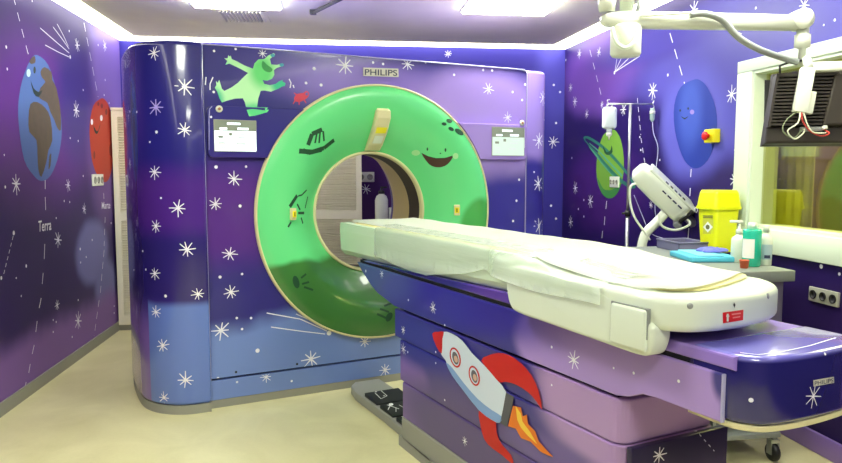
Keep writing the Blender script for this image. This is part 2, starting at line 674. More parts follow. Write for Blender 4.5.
pr = MB(ML); pr.box(M_TRIM, Lneg - .2, Lpos + .2, 0.0, .12, 0, H + .16); pr.bake()
ea = MB(ML)
ea.poly(sp2([(37, 55), (30, 60), (22, 80), (18, 105), (19, 130), (24, 160), (33, 175), (41, 181), (50, 176), (57, 160), (61, 140), (61, 118), (56, 90), (48, 65)], 3, True), M_OCEAN, .0016, src=pr)
ea.poly(sp2([(29, 61), (34, 56), (35, 62), (31, 64)], 3, True), M_LAND, .0024, src=pr)
ea.poly(sp2([(40, 72), (44, 67), (51, 72), (52, 80), (56, 88), (60, 110), (60.5, 130), (57, 128), (54, 120), (50, 112), (47, 103), (42, 100), (38, 96), (40, 88), (45, 82), (42, 78)], 2, True), M_LAND, .0024, src=pr)
ea.poly(sp2([(30, 104), (37, 102), (45, 108), (50, 118), (52, 140), (48, 150), (46, 162), (41, 177), (38, 170), (37, 155), (36, 140), (29, 132), (28, 118)], 2, True), M_LAND, .0026, src=pr)
ea.poly(sp2([(49, 156), (51, 154), (50, 166), (48, 169)], 2, True), M_LAND, .0026, src=pr)
ea.poly(sp2([(30, 80), (33, 88), (38, 92), (42, 90), (38, 97), (33, 93)], 2, True), M_FACEDK, .0034, src=pr)
ea.poly(ell(34, 70, 1.2, 3.5), M_FACEDK, .0034, src=pr)
ea.poly(ell(28, 73, 2, 4), mat('painted_cheek_pale', (190, 220, 225), .6), .0034, src=pr)
ea.build('painted_planet', parent=lwobj, label='painted blue and brown Earth with a green smile')
ms = MB(ML)
ms.poly(sp2([(100, 99), (93, 106), (89.5, 125), (90, 145), (93, 165), (99, 178), (106, 182), (111, 172), (113, 150), (112.5, 125), (109, 107), (104, 99)], 3, True), M_MARS, .0016, src=pr)
ms.poly(sp2([(93, 125), (96, 131), (99, 129), (100, 123), (98, 132), (96, 134), (94, 131)], 2, True), M_FACEDK, .0026, src=pr)
ms.poly(ell(91.5, 122, 1.1, 3), M_STAR, .0026, src=pr); ms.poly(ell(101, 118, 1.3, 3), M_STAR, .0026, src=pr)
ms.poly(ell(101.5, 106, 1.2, 2.5), mat('painted_crater', (120, 36, 30), .6), .0026, src=pr)
for q in [(106, 112, 1.2, 3), (94, 155, 1, 4), (110, 150, 1.2, 6), (98, 104, 1, 2)]:
    ms.poly(ell(*q), MATS['painted_crater'], .0026, src=pr)
ms.build('painted_planet', parent=lwobj, label='painted red Mars with a smiling face')

bb = MB(ML)
bb.box(M_GREYP, Lneg + .0, Lpos, -0.012, 0, 0.0, .075)
bb.build('baseboard_left', kind='structure')


def socket_plate(M, w, h, holes, label, group=None, dark=False, frame_m=None):
    root = thing('wall_socket', M, label, 'socket', group)
    k = MB(M); k.box(frame_m or M_WHITE, -w / 2, w / 2, -.012, .001, -h / 2, h / 2, .004)
    k.build('cover_plate', parent=root)
    for j in range(holes):
        c = -w / 2 + w * (j + .5) / holes
        s = MB(M)
        s.lathe(M_DARK if dark else M_GREYP, [(min(w / holes, h) * .34, -.0125), (min(w / holes, h) * .34, -.016), (min(w / holes, h) * .26, -.016), (min(w / holes, h) * .26, -.0128)], (c, 0, 0), 'y', 16)
        s.build('socket_outlet', parent=root)
    return root


h_ = on_plane(97, 180, LW0, Vector((dL.y, -dL.x, 0)))
socket_plate(frame(h_, dL), .24, .09, 3, 'white triple socket plate just below the painted Mars')

# ------------------------------------------------------------------ back wall
MBK = frame(LW1, dB)
WB = (RW1 - LW1).length
wb = MB(MBK)
probe = MB(MBK); probe.box(M_TRIM, -.1, WB + .1, 0, .12, 0, H + .16)
bl = [pxblob(probe, *a) for a in [(430, 20, 160, 40, (124, 116, 204), 0.4), (375, 190, 30, 60, (74, 40, 104), 0.3), (559, 70, 20, 55, (84, 80, 182), 0.4)]]  # first blob paints the top of the wall as lit by the cove
M_BW = mural('mural_back_wall', (62, 56, 150), [x for x in bl if x], rough=0.4)
wb.box(M_BW, -.1, WB + .1, 0, .12, 0, H + .16)
wb.bake()
for s in [(553, 142, 6), (366, 189, 5), (448, 54, 4)]: wb.star(*s)
for d in [(553.7, 85), (560, 92), (551, 205.7), (556, 218.6), (556, 123), (438, 46), (386, 172, 1.6)]: wb.dot(d[0], d[1], 1.2)
wb.build('wall_back', kind='structure')

# ------------------------------------------------------------------ right wall with the window opening
nR = Vector((-dR.y, dR.x, 0))      # room side
MR = frame(RW0, -dR)               # local X runs towards the camera; room side is local -Y?
# local axes: X=-dR, Y = rotate 90 ccw
RY = MR.to_3x3() @ Vector((0, 1, 0))
# room interior lies at local -Y when RY.x > 0
Rneg = -(RW1 - RW0).length; Rpos = (RW0.y - YB) / dR.y
WZ0, WZ1 = 1.042, 1.88             # inner opening
WX0 = (MR.inverted() @ on_plane(753.5, 150, RW0, nR)).x
WX1 = WX0 + 1.9
FX0 = (MR.inverted() @ on_plane(739, 150, RW0, nR)).x
FZ0, FZ1 = 0.915, 1.945
probe = MB(MR); probe.box(M_TRIM, Rneg - .1, Rpos + .1, 0, .14, 0, H + .16)
bl = [pxblob(probe, *a) for a in [
    (598, 75, 34, 40, (116, 76, 172), 0.3),
    (720, 110, 52, 50, (88, 84, 180), 0.35),
    (752, 55, 120, 40, (86, 80, 172), 0.35),
    (660, 40, 60, 18, (72, 62, 160), 0.5),
    (600, 190, 32, 40, (74, 36, 120), 0.4),
    (690, 125, 30, 55, (98, 96, 192), 0.3),
    (790, -10, 90, 40, (96, 90, 184), 0.5),
]]
bl.append(((1.0, 0, .45), (1.9, 5, .42), (42, 26, 82), .2))
M_RW = mural('mural_right_wall', (42, 26, 94), [x for x in bl if x], rough=0.38)
wr = MB(MR)
T_ = .14
wr.box(M_RW, Rneg - .1, WX0, 0, T_, 0, H + .16)
wr.box(M_RW, WX1, Rpos + .1, 0, T_, 0, H + .16)
wr.box(M_RW, WX0, WX1, 0, T_, 0, WZ0)
wr.box(M_RW, WX0, WX1, 0, T_, WZ1, H + .16)
wr.bake()
for s in [(579.4, 54, 5), (575, 101.5, 6), (570.7, 87.7, 5), (586.8, 114, 5), (623.6, 109.5, 7), (652.8, 90.4, 9), (731.8, 94.4, 9), (694, 10, 9), (804.5, 5, 9), (575.4, 188, 6), (590.4, 201, 7.5), (570.7, 222, 6), (651, 205, 4), (735, 180, 9), (599, 52, 5), (655, 176, 4), (602, 105, 4)]:
    wr.star(*s)
for d in [(668, 75, 1.6), (572, 158), (584, 200), (578.5, 209), (584, 216.5), (735, 150), (821.4, 266.4, 2.3), (839.6, 274, 1.8), (614.6, 72.7, 1.8), (770, 20), (756, 8, 1.5), (640, 137), (733, 190), (660, 160), (566, 60), (641, 150), (835, 20, 1.5), (824, 25)]:
    wr.dot(d[0], d[1], d[2] if len(d) > 2 else 1.1)
for e in [(617, 59), (622, 57), (629, 58), (640, 56)]: wr.line([(615, 72), e], .9)
wr.dash((590, 50), (602, 98), 7, 6, .9)
wr.dash((670, 33), (686, 88), 10, 7, 1.3)
wr.dash((637.5, 98), (641, 135), 5, 4, .9); wr.dash((641, 138), (651, 200), 5, 5, .9)
wr.line([(606.8, 201), (606, 209)], 1.3); wr.line([(605, 216.5), (604.4, 225)], 1.3); wr.line([(602.7, 231), (602, 238)], 1.2)
wr.line([(691.4, 169), (690.8, 177)], 1.4); wr.line([(690.4, 188), (690, 196)], 1.4); wr.line([(689, 228), (688, 240)], 1.3)
wr.line([(700, 14), (742, 34)], .9)
wr.text('Urano', 683, 698, 203, 212, M_STAR, slant=(1, 0))
rwobj = wr.build('wall_right', kind='structure')
pr = MB(MR); pr.box(M_TRIM, Rneg - .1, Rpos + .1, 0, .14, 0, H + .16); pr.bake()
M_URA = mural('painted_uranus', (46, 64, 156), [((pr.hit(690, 112)[0]), (.13, 5, .22), (68, 90, 186), .5)], .5)
ur = MB(MR)
ur.poly(sp2([(693, 80), (681, 87), (674.5, 105), (675, 130), (682, 155), (691, 167), (701, 167), (711, 155), (717, 132), (716, 108), (708, 88), (700, 80)], 3, True), M_URA, .0016, src=pr)
ur.line = ur.line
ur.poly(sp2([(681, 116), (685, 118), (689, 116), (685, 119.5)], 2, True), M_FACEDK, .0026, src=pr)
ur.poly(ell(680.5, 110.5, .8, 1.3), M_FACEDK, .0026, src=pr); ur.poly(ell(688.5, 108.5, .8, 1.3), M_FACEDK, .0026, src=pr)
ur.poly(ell(692.5, 112, 2.2, 2.4), mat('painted_cheek_lilac', (150, 130, 210), .6), .0026, src=pr)
ur.build('painted_planet', parent=rwobj, label='painted blue planet with a small smile')
M_SAT = mural('painted_saturn', (122, 176, 62), [], .5)
M_SATD = mat('painted_saturn_ring', (46, 128, 104), .5)
M_SATL = mat('painted_saturn_ring_light', (88, 170, 128), .5)
sa = MB(MR)
sa.poly(sp2([(611, 130), (603, 136), (597.5, 155), (597, 178), (602, 193), (609, 198.5), (617, 194), (623, 178), (624, 158), (621, 140), (616, 131)], 3, True), M_SAT, .0016, src=pr)
sa.poly(sp2([(600, 182), (597.6, 178), (602, 193), (609, 198.5), (617, 194), (621, 184), (612, 190), (604, 189)], 3, True), mat('painted_saturn_shade_green', (70, 150, 70), .5), .002, src=pr)


def ringband(mb, pts_o, pts_i, m, eps):
    o_ = sp2(pts_o, 4); i_ = sp2(pts_i, 4)
    mb.poly(o_ + i_[::-1], m, eps, src=pr)


ringband(sa, [(596, 152), (586, 142), (584, 137), (590, 137), (604, 146), (618, 160), (630, 175), (636, 187), (630, 188), (620, 182)],
         [(597, 155), (589, 146), (585.5, 139), (589, 139.5), (602, 148), (616, 162), (627, 175), (632, 184), (628, 185), (620, 180)], M_SATD, .0028)
ringband(sa, [(589, 146), (598, 157), (608, 170), (620, 181), (628, 186)], [(588, 143), (598, 153), (609, 166), (621, 178), (629, 184)], M_SATD, .003)
ringband(sa, [(590, 148), (599, 160), (609, 172), (620, 183)], [(589, 146), (599, 157), (609, 170), (621, 181)], M_SATL, .003)
ringband(sa, [(590, 144), (600, 153), (611, 165), (622, 177)], [(589.5, 142.5), (600, 151), (611.5, 163), (623, 175)], M_SATL, .0032)
sa.poly(sp2([(603.5, 146), (607, 152), (611, 150), (612, 145), (613, 152), (609, 155), (605, 153)], 2, True), mat('painted_face_green', (40, 90, 50), .6), .0036, src=pr)
sa.build('painted_planet', parent=rwobj, label='painted green Saturn with teal rings')
h_ = on_plane(615.2, 182, RW0, nR)
socket_plate(frame(h_, -dR), .16, .085, 3, 'white triple socket plate on the painted green Saturn')
h_ = on_plane(825, 296.5, RW0, nR)
socket_plate(frame(h_, -dR), .19, .07, 3, 'silver socket plate with three dark outlets below the window', dark=True, frame_m=mat('satin_silver', (186, 186, 172), .35, metal=.2))
# emergency stop
h_ = on_plane(715.5, 136, RW0, nR)
ME = frame(h_, -dR)
r_ = thing('emergency_button', ME, 'yellow emergency stop box with a red mushroom button beside the blue planet', 'button')
k = MB(ME); k.box(M_YEL, -.05, .05, -.045, .001, -.04, .04, .006); k.build('button_box', parent=r_)
k = MB(ME); k.lathe(M_RED, [(.012, -.045), (.012, -.06), (.026, -.064), (.026, -.074), (.018, -.08), (0, -.082)], (0, 0, 0), 'y', 20); k.build('red_button', parent=r_)

sk = MB(MR)
sk.box(mat('lavender_skirting', (140, 110, 190), .3, coat=.3), Rneg, Rpos, -.018, 0, 0, .10, .006)
sk.build('baseboard_right', kind='structure')
# window
wroot = thing('window_1', MR @ Matrix.Translation((WX0, 0, WZ0)), None, None, kind='structure')
MW = MR @ Matrix.Translation((WX0, 0, WZ0))
ox = -WX0; oz = -WZ0
k = MB(MW)
FW = WX1 + .085
for (a, b_, c, d) in [(FX0, FW, FZ0, WZ0), (FX0, FW, WZ1, FZ1), (FX0, WX0, WZ0, WZ1), (WX1, FW, WZ0, WZ1)]:
    k.box(M_TRIM, a + ox, b_ + ox, -.03, .0, c + oz, d + oz, .004, 2)
for (a, b_, c, d) in [(WX0, WX1, WZ0, WZ0 + .015), (WX0, WX1, WZ1 - .015, WZ1), (WX0, WX0 + .015, WZ0, WZ1), (WX1 - .015, WX1, WZ0, WZ1)]:
    k.box(M_TRIM, a + ox, b_ + ox, -.02, T_, c + oz, d + oz)
k.build('window_frame', parent=wroot)
k = MB(MW)
MG = bpy.data.materials.new('lead_glass'); MG.use_nodes = True
nt = MG.node_tree; nt.nodes.clear()
out = nt.nodes.new('ShaderNodeOutputMaterial'); mx = nt.nodes.new('ShaderNodeMixShader'); tr = nt.nodes.new('ShaderNodeBsdfTransparent'); gl = nt.nodes.new('ShaderNodeBsdfGlossy')
tr.inputs['Color'].default_value = lin((226, 226, 180)); gl.inputs['Roughness'].default_value = 0.02; gl.inputs['Color'].default_value = (.95, .95, .8, 1)
lw = nt.nodes.new('ShaderNodeLayerWeight'); lw.inputs['Blend'].default_value = .22
mr = nt.nodes.new('ShaderNodeMapRange'); mr.inputs['To Min'].default_value = .05; mr.inputs['To Max'].default_value = .55; nt.links.new(lw.outputs['Facing'], mr.inputs['Value'])
nt.links.new(mr.outputs['Result'], mx.inputs['Fac']); nt.links.new(tr.outputs[0], mx.inputs[1]); nt.links.new(gl.outputs[0], mx.inputs[2]); nt.links.new(mx.outputs[0], out.inputs['Surface'])
k.box(MG, .014, WX1 - WX0 - .014, .05, .062, .014, WZ1 - WZ0 - .014)
k.build('window_pane', parent=wroot)

# control room beyond the glass
M_CR = mat('control_room_wall', (160, 144, 104), .8)
k = MB(MR)
k.box(M_CR, WX0 - 1.6, WX1 + 1.0, 2.2, 2.3, 0, H)
k.box(M_CR, WX0 - 1.7, WX0 - 1.6, T_, 2.3, 0, H)
k.box(M_CR, WX1 + 1.0, WX1 + 1.1, T_, 2.3, 0, H)
k.box(M_CEIL, WX0 - 1.7, WX1 + 1.1, T_, 2.3, H, H + .05)
k.box(MFloor, WX0 - 1.7, WX1 + 1.1, T_, 2.3, -.05, 0)
k.build('wall_control_room', kind='structure')
# thin sheet standing in for the inner jamb by the window's far edge
k = MB(MR)
pts = []
for i in range(40):
    pts.append((WX0 - .35 + i * .52 / 39, .24 + .004 * math.sin(i * 1.25)))
pts2 = [(a, b_ + .006) for a, b_ in pts][::-1]
k.prism(mat('pale_jamb_tan', (214, 206, 160), .8), pts + pts2, .7, 2.1)
k.build('jamb_strip', label='pale olive sheet standing in for the inner jamb at the far edge of the window', category='jamb_strip')
# desk with monitor inside the control room
MD = MR @ Matrix.Translation((WX0 + .5, .75, 0))
k = MB(MD); rd = thing('control_desk', MD, 'desk below the window in the control room', 'desk')
k.box(mat('desk_laminate', (190, 180, 150), .5), -.2, 1.6, -.4, .35, .72, .75, .004); k.build('desktop', parent=rd)
for x in (-.15, 1.55):
    for y in (-.35, .3):
        k = MB(MD); k.box(M_GREYM, x - .02, x + .02, y - .02, y + .02, 0, .72); k.build('leg', parent=rd)
MM = MD @ Matrix.Translation((.25, .0, .75))
rm = thing('computer_monitor', MM, 'grey computer monitor on the desk behind the window glass', 'monitor')
k = MB(MM); k.box(mat('monitor_grey', (120, 118, 108), .5), -.24, .24, -.02, .03, .1, .44, .01); k.build('monitor_housing', parent=rm)
k = MB(MM); k.box(M_DARK, -.21, .21, .029, .033, .13, .41); k.build('screen', parent=rm)
k = MB(MM); k.box(M_DARK, -.03, .03, -.01, .01, .02, .12); k.lathe(M_DARK, [(.11, 0), (.11, .012), (.03, .022), (0, .022)], (0, 0, 0), 'z', 24); k.build('monitor_stand', parent=rm)

# wall behind the camera
MF = frame(RB, (LB - RB).normalized())
k = MB(MF)
k.box(mural('mural_front_wall', (64, 48, 124), [((2, 0, .5), (2.5, 4, .6), (120, 96, 160), .3)], .4), -.2, (LB - RB).length + .2, 0, .12, 0, H + .16)
k.build('wall_front', kind='structure')

# ------------------------------------------------------------------ louvered cupboard standing before the back wall
n_c = Vector((dB.y, -dB.x, 0))
C0 = Vector((-2.545, 5.80, 0))
MC = frame(C0, dB)
CW = 2.05; CH = 1.86
cl = thing('louvered_cupboard', MC, 'cream cupboard with louvered doors against the wall behind the scanner', 'cupboard')
M_LOUV = mat('cream_louver_paint', (244, 238, 214), .5)
k = MB(MC)
k.box(M_LOUV, 0, CW, .03, .33, .02, CH - .02); k.box(M_LOUV, -.0, CW, 0, .33, CH - .02, CH); k.box(M_GREYP, 0, CW, .02, .33, 0, .05)
k.build('cupboard_body', parent=cl)
nd = 4
dw = CW / nd
for j in range(nd):
    k = MB(MC)
    x0, x1 = j * dw + .003, (j + 1) * dw - .003
    z0, z1 = .05, CH - .025
    k.box(M_LOUV, x0, x0 + .045, 0, .028, z0, z1); k.box(M_LOUV, x1 - .045, x1, 0, .028, z0, z1)
    for (a, b_) in ((z0, z0 + .08), (z1 - .05, z1), (.93, 1.0)):
        k.box(M_LOUV, x0 + .045, x1 - .045, 0, .028, a, b_)
    for (a, b_) in ((z0 + .08, .93), (1.0, z1 - .05)):
        n = int((b_ - a) / .021)
        for i in range(n):
            z = a + (b_ - a) * (i + .5) / n
            t = Matrix.Translation((0, .014, z)) @ Matrix.Rotation(math.radians(30), 4, 'X')
            k.box(M_LOUV, x0 + .045, x1 - .045, -.013, .013, -.002, .002, mtx=t)
    d_ = k.build('door', parent=cl)
    k = MB(MC)
    hx = x1 - .022 if j % 2 == 0 else x0 + .022
    k.lathe(M_METAL, [(.006, 0), (.006, -.014), (.013, -.018), (.012, -.026), (0, -.028)], (hx, 0, 1.0), 'y', 14)
    k.build('knob', parent=d_)

# ------------------------------------------------------------------ CT scanner
U = Vector((0.8883, 0.4593, 0)).normalized()
p0 = at_z(210, 409, 0)
MGN = frame(p0, U)                      # local x = to the right along the face, y = away from the camera side, z up


def g(u, t, z): return Vector((u, -t, z))


gan = thing('ct_scanner', MGN, 'large scanner gantry painted with stars and a green smiling planet ring around its bore', 'medical scanner')
UC, ZC = 1.060, 1.085                     # bore centre
GH = 2.03
NAVY = (44, 40, 126)


def gp(px, py, t=0.0):
    q = MGN.inverted() @ on_plane(px, py, p0 + MGN.to_3x3() @ Vector((0, -t, 0)), MGN.to_3x3() @ Vector((0, 1, 0)))
    return q


def gblob(px, py, rx, ry, rgb, soft=.3):
    c = gp(px, py); a = gp(px - rx, py); b_ = gp(px + rx, py); u_ = gp(px, py - ry)
    return ((c.x, 0, c.z), ((b_.x - a.x) / 2, 9, abs(u_.z - c.z)), rgb, soft)


GB = [
    gblob(220, 215, 110, 48, (88, 44, 138), .5),
    gblob(300, 60, 60, 30, (60, 52, 146), .5),
    gblob(370, 84, 80, 22, (128, 104, 196), .6),
    gblob(480, 130, 75, 62, (160, 134, 212), .22),
    gblob(500, 250, 90, 75, (58, 52, 152), .15),
    ((1.0, 0, -.35), (2.4, 9, .86), (112, 138, 208), .06),
]
M_GF = mural('mural_scanner_front', NAVY, GB, rough=.3, coat=.45, warp=.10)
M_GR = mural('mural_scanner_right', (150, 126, 206), [((2.3, 0, 1.0), (1, 9, .42), (52, 46, 142), .12), ((2.3, 0, .3), (1, 9, .7), (70, 70, 170), .1)], rough=.3, coat=.45)
M_GL = mural('mural_scanner_left', (36, 33, 124), [((-.1, 0, 1.16), (.9, 9, .19), (76, 38, 134), .5), ((-.1, 0, .80), (.8, 9, .2), (44, 34, 112), .4), ((-.36, .0, .0), (.6, 9, .55), (120, 92, 176), .25), ((0, -.02, -.4), (9, .125, 1.02), (96, 124, 204), .025, 'box')], rough=.24, coat=.6, warp=.02)

# front cover with the round opening
circ = [(UC + .772 * math.cos(2 * PI * i / 96), ZC + .772 * math.sin(2 * PI * i / 96)) for i in range(96)]
fr = MB(MGN)
rect = [(0.006, .172), (2.158, .172), (2.158, GH), (0.006, GH)]
fr.prism(M_GF, rect, 0.0, .03, axis='y', hole=circ)
fr.bake()
for s in [(234, 179, 7.5), (215.4, 204, 7.5), (229.7, 253.8, 7.5), (231, 292, 7.5), (221, 330.5, 9.5), (311, 359, 9.5), (364.7, 341.6, 6.5), (345, 65.5, 9), (407.6, 64, 7), (488.4, 89, 6.5), (507.5, 117.5, 5.5), (262.6, 53.6, 5)]:
    fr.star(*s)
for d in [(214, 51), (235.6, 49), (314, 68.6, 1.8), (306, 83, 1.5), (321, 85, 1.6), (213.6, 92), (216, 167, 1.8), (246, 166.6), (240, 206, 1.6), (220, 277, 1.6), (242, 274), (236.7, 318), (251, 318),
          (242, 329), (257.5, 350.6, 2.2), (329, 333, 2.5), (218, 378), (373, 62.6), (383, 64), (425.5, 62), (454, 74.8), (479, 66), (492, 70.5), (512.5, 92), (522, 100), (525, 84.5), (519, 179.7), (516.4, 200.7), (513, 221), (483, 70)]:
    fr.dot(d[0], d[1], d[2] if len(d) > 2 else 1.3)
for a in [[(327, 331), (300, 319), (266.6, 313)], [(325, 334), (300, 331), (271, 327)], [(329, 330), (315, 322), (296, 314)]]:
    fr.line(a, 1.0)
for a in [[(206, 77), (205.3, 85)], [(213, 77), (210, 84), (210, 90)], [(289, 79), (291, 83), (290, 88)], [(293, 85), (294, 88)]]:
    fr.line(a, 1.1)
for p_ in [(236, 372, 1.2), (297, 364, 1.2)]:
    fr.dot(p_[0], p_[1], p_[2], m=M_DARK)
# white edge line round the cover
wl_ = [(0.012, .18), (2.15, .18), (2.15, GH - .012), (0.012, GH - .012)]
fc = fr.build('front_cover', parent=gan)

# kick panel and plinth
kp = MB(MGN)
kp.box(M_GF, .006, 2.158, -.004, .03, .048, .160)
kp.bake()
for s in [(266, 377, 6), (306.6, 389, 6), (385, 370, 7), (364, 383, 4)]: kp.star(*s)
for d in [(291.6, 381, 1.6), (250, 398), (262.7, 397), (333, 384), (218.5, 401), (237, 382)]: kp.dot(d[0], d[1], 1.2)
kp.build('kick_panel', parent=gan)
kp = MB(MGN); kp.box(M_GREYP, .006, 2.30, -.002, .9, 0, .046); kp.build('plinth', parent=gan)
kp = MB(MGN); kp.box(M_GAP, .01, 2.15, .03, .05, .04, .185); kp.build('seam_backing', parent=gan)

# left and right side covers (curved in plan)
lc = sp2([(0.0, .05), (-.11, .045), (-.21, -.0), (-.29, -.09), (-.335, -.22), (-.348, -.45), (-.34, -.75), (-.30, -.93)], 6)
lcp = [(a, -b_) for a, b_ in lc]
lcover = MB(MGN)
inner = [(0.0, .95)]
lcover.prism(M_GL, lcp + inner, .05, GH + .005, bev=.025, seg=4)
for f in lcover.bm.faces: f.smooth = True
lcover.bake()
for s in [(154, 53, 7), (184.6, 86.7, 9.5), (184.6, 130, 7.5), (154.6, 172, 7.5), (130, 164, 6), (125.5, 64, 5), (178, 208, 8.5), (156, 226, 6.5), (187, 249.6, 8.5), (155, 273.5, 6.5), (198, 294, 6.5), (156, 312, 6.5), (162.7, 345.5, 7.5), (185.6, 380, 8.5), (164, 397.6, 6), (134, 343, 5)]:
    lcover.star(*s)
lcover.star(156, 107, 9.5, m=mat('lilac_mural_paint', (176, 160, 232), .5))
for d in [(156.6, 132, 1.6), (150, 142), (130, 111.5), (137, 112), (161, 198), (165.7, 296, 1.6), (143, 251), (134, 270), (146, 269.5)]: lcover.dot(d[0], d[1], d[2] if len(d) > 2 else 1.1)
lcover.build('side_cover', parent=gan, label='rounded left side cover in navy fading to light blue')
k = MB(MGN); k.prism(M_GREYP, [(a * .985, b_ + (.004 if i else 0)) for i, (a, b_) in enumerate(lcp)] + inner, 0, .05); k.build('plinth', parent=gan)
rc = sp2([(2.164, .002), (2.27, -.0), (2.335, -.03), (2.366, -.10), (2.374, -.35), (2.36, -.7), (2.34, -.93)], 6)
rcp = [(a, -b_) for a, b_ in rc]
rcover = MB(MGN)
rcover.prism(M_GR, rcp + [(2.164, .95)], .05, GH, bev=.022, seg=4)
for f in rcover.bm.faces: f.smooth = True
rcover.bake()
for s in [(543, 97.7, 7.5), (539, 140.5, 7.5), (538.5, 183.6, 7.5), (539, 226, 8)]: rcover.star(*s)
for d in [(534, 172), (544, 120)]: rcover.dot(d[0], d[1], 1)
rcover.build('side_cover', parent=gan, label='rounded lilac right side cover fading to navy')
# white-edged vertical seams
k = MB(MGN)
M_EDGE = mat('pale_edge_bead', (176, 172, 214), .3, coat=.5)
k.tube(M_EDGE, [g(2.162, .002, .17), g(2.162, .002, GH - .03), g(2.155, .002, GH - .008), g(2.10, .002, GH - .001)], .004, 6)
k.tube(M_EDGE, [g(.003, .03, .17), g(.003, .03, GH)], .0035, 6)
k.tube(M_EDGE, [g(.0, .006, GH), g(2.14, .006, GH)], .004, 6)
k.build('edge_bead', parent=gan)
# rear body
hole = [(UC + .52 * math.cos(2 * PI * i / 64), ZC + .52 * math.sin(2 * PI * i / 64)) for i in range(64)]
k = MB(MGN)
k.prism(M_GF, [(0, .05), (2.17, .05), (2.17, GH - .01), (0, GH - .01)], .90, .95, axis='y', hole=hole)
k.box(M_GF, 0, 2.17, .03, .95, GH - .03, GH - .008)
k.build('rear_cover', parent=gan)
# ring: conical funnel around the bore
gr = []
rprof = [(.797, -.0), (.797, -.012), (.790, -.022)]
rg = MB(MGN)
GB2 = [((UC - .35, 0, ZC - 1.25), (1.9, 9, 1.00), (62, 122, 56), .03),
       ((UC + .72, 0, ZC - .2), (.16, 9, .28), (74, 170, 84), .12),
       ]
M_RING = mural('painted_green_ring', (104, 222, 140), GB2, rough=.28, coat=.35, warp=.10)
prof = [(.774, -.024), (.73, -.036), (.65, -.032), (.57, -.004), (.49, .052), (.43, .105), (.382, .15)]
pp = sp2(prof, 4)
rg.lathe(M_RING, pp, (UC, 0, ZC), 'y', 128, close=False)
rg.bake()
DG = mat('painted_dark_green', (20, 74, 44), .5)
for pts, w in [([(299, 151), (312, 152), (324, 148), (334, 140)], 5), ([(303, 150), (309, 153), (322, 150)], 4), ([(308, 145), (312, 134), (322, 129.5)], 4.5), ([(315, 143), (317, 132)], 2), ([(319, 143), (320, 132)], 2), ([(324, 141), (323, 131)], 2),
               ([(306.5, 190), (301.6, 195), (298, 196)], 1.6), ([(297, 195.4), (289.7, 206.8)], 4), ([(307.6, 196.5), (305, 208)], 1.4), ([(297, 204), (300, 210)], 2), ([(298, 213), (304, 213)], 2.6), ([(301, 217.6), (302.7, 223.5)], 2), ([(291, 222), (288, 227)], 2),
               ([(301, 278), (306, 274)], 2), ([(302, 284), (309, 282)], 2), ([(304, 287), (313, 290)], 2), ([(377, 314), (386, 318)], 2.2), ([(380, 309), (389, 312)], 2), ([(384, 306), (392, 303)], 2)]:
    rg.line(pts, w, DG, cuts=3)
for e in [(296, 282, 3.2, 6.5, -.25), (389, 317, 3, 5, .5), (449, 121, 3, 2, .4), (456, 120.5, 3, 1.8, .5), (459, 132, 5, 2.4, .6), (451, 129, 3, 1.8, .5), (444, 124, 2.5, 1.6, .2), (463, 127, 3, 1.5, .8)]:
    rg.poly(ell(e[0], e[1], e[2], e[3], 14, e[4]), DG, .0018, cuts=1)
MOUTH = mat('painted_mouth', (74, 44, 30), .5)
rg.poly(sp2([(421.6, 153.3), (428, 156.5), (436, 158.4), (445, 158.2), (452.5, 156.3), (450, 161.5), (445, 165.8), (437, 167.2), (429, 164)], 3, True), MOUTH, .002, cuts=2)
rg.line([(421.6, 153.3), (428, 156.5), (436, 158.4), (445, 158.2), (452.5, 156)], .8, DG)
for e in [(427.4, 149, .8, 1.6), (445.4, 149.9, .9, 1.8), (440.4, 153.3, .8, .6)]: rg.poly(ell(*e), DG, .002, cuts=1)
CH_ = mat('painted_cheek_mint', (170, 228, 160), .5)
rg.poly(ell(415.8, 152.7, 4.2, 2.8), CH_, .002, cuts=1); rg.poly(ell(455.5, 156, 2.8, 3), CH_, .002, cuts=1)
rg.build('painted_ring', parent=gan, label='green funnel ring painted as a smiling planet')
# cream rims
k = MB(MGN)
k.lathe(M_CREAM, [(.770, -.012), (.774, -.026), (.779, -.030), (.786, -.026), (.788, -.0), (.788, .02)], (UC, 0, ZC), 'y', 128, close=False)
k.build('outer_rim', parent=gan)
k = MB(MGN)
k.lathe(M_CREAM, [(.386, .148), (.383, .138), (.376, .136), (.368, .142), (.365, .155), (.365, .175)], (UC, 0, ZC), 'y', 96, close=False)
k.build('bore_rim', parent=gan)
k = MB(MGN)
k.lathe(mat('dark_bore_window', (40, 28, 20), .5), [(.365, .175), (.365, .33)], (UC, 0, ZC), 'y', 96, close=False)
k.build('bore_window', parent=gan)
k = MB(MGN)
k.lathe(mat('tan_bore_liner', (196, 178, 124), .4), [(.365, .33), (.366, .335), (.370, .40), (.396, .52), (.425, .66), (.475, .82), (.53, .93)], (UC, 0, ZC), 'y', 96, close=False)
k.build('bore_liner', parent=gan)


# raised laser housing over the top of the ring
def ringpt(r, a, off=0.0):
    """point on the ring surface at radius r"""
    y = None
    for (r0, y0), (r1, y1) in zip(pp[:-1], pp[1:]):
        if r1 <= r <= r0:
            y = y0 + (y1 - y0) * (r0 - r) / max(r0 - r1, 1e-6)
    if y is None: y = pp[0][1] if r > pp[0][0] else pp[-1][1]
    return Vector((UC + r * math.cos(a), y - off, ZC + r * math.sin(a)))


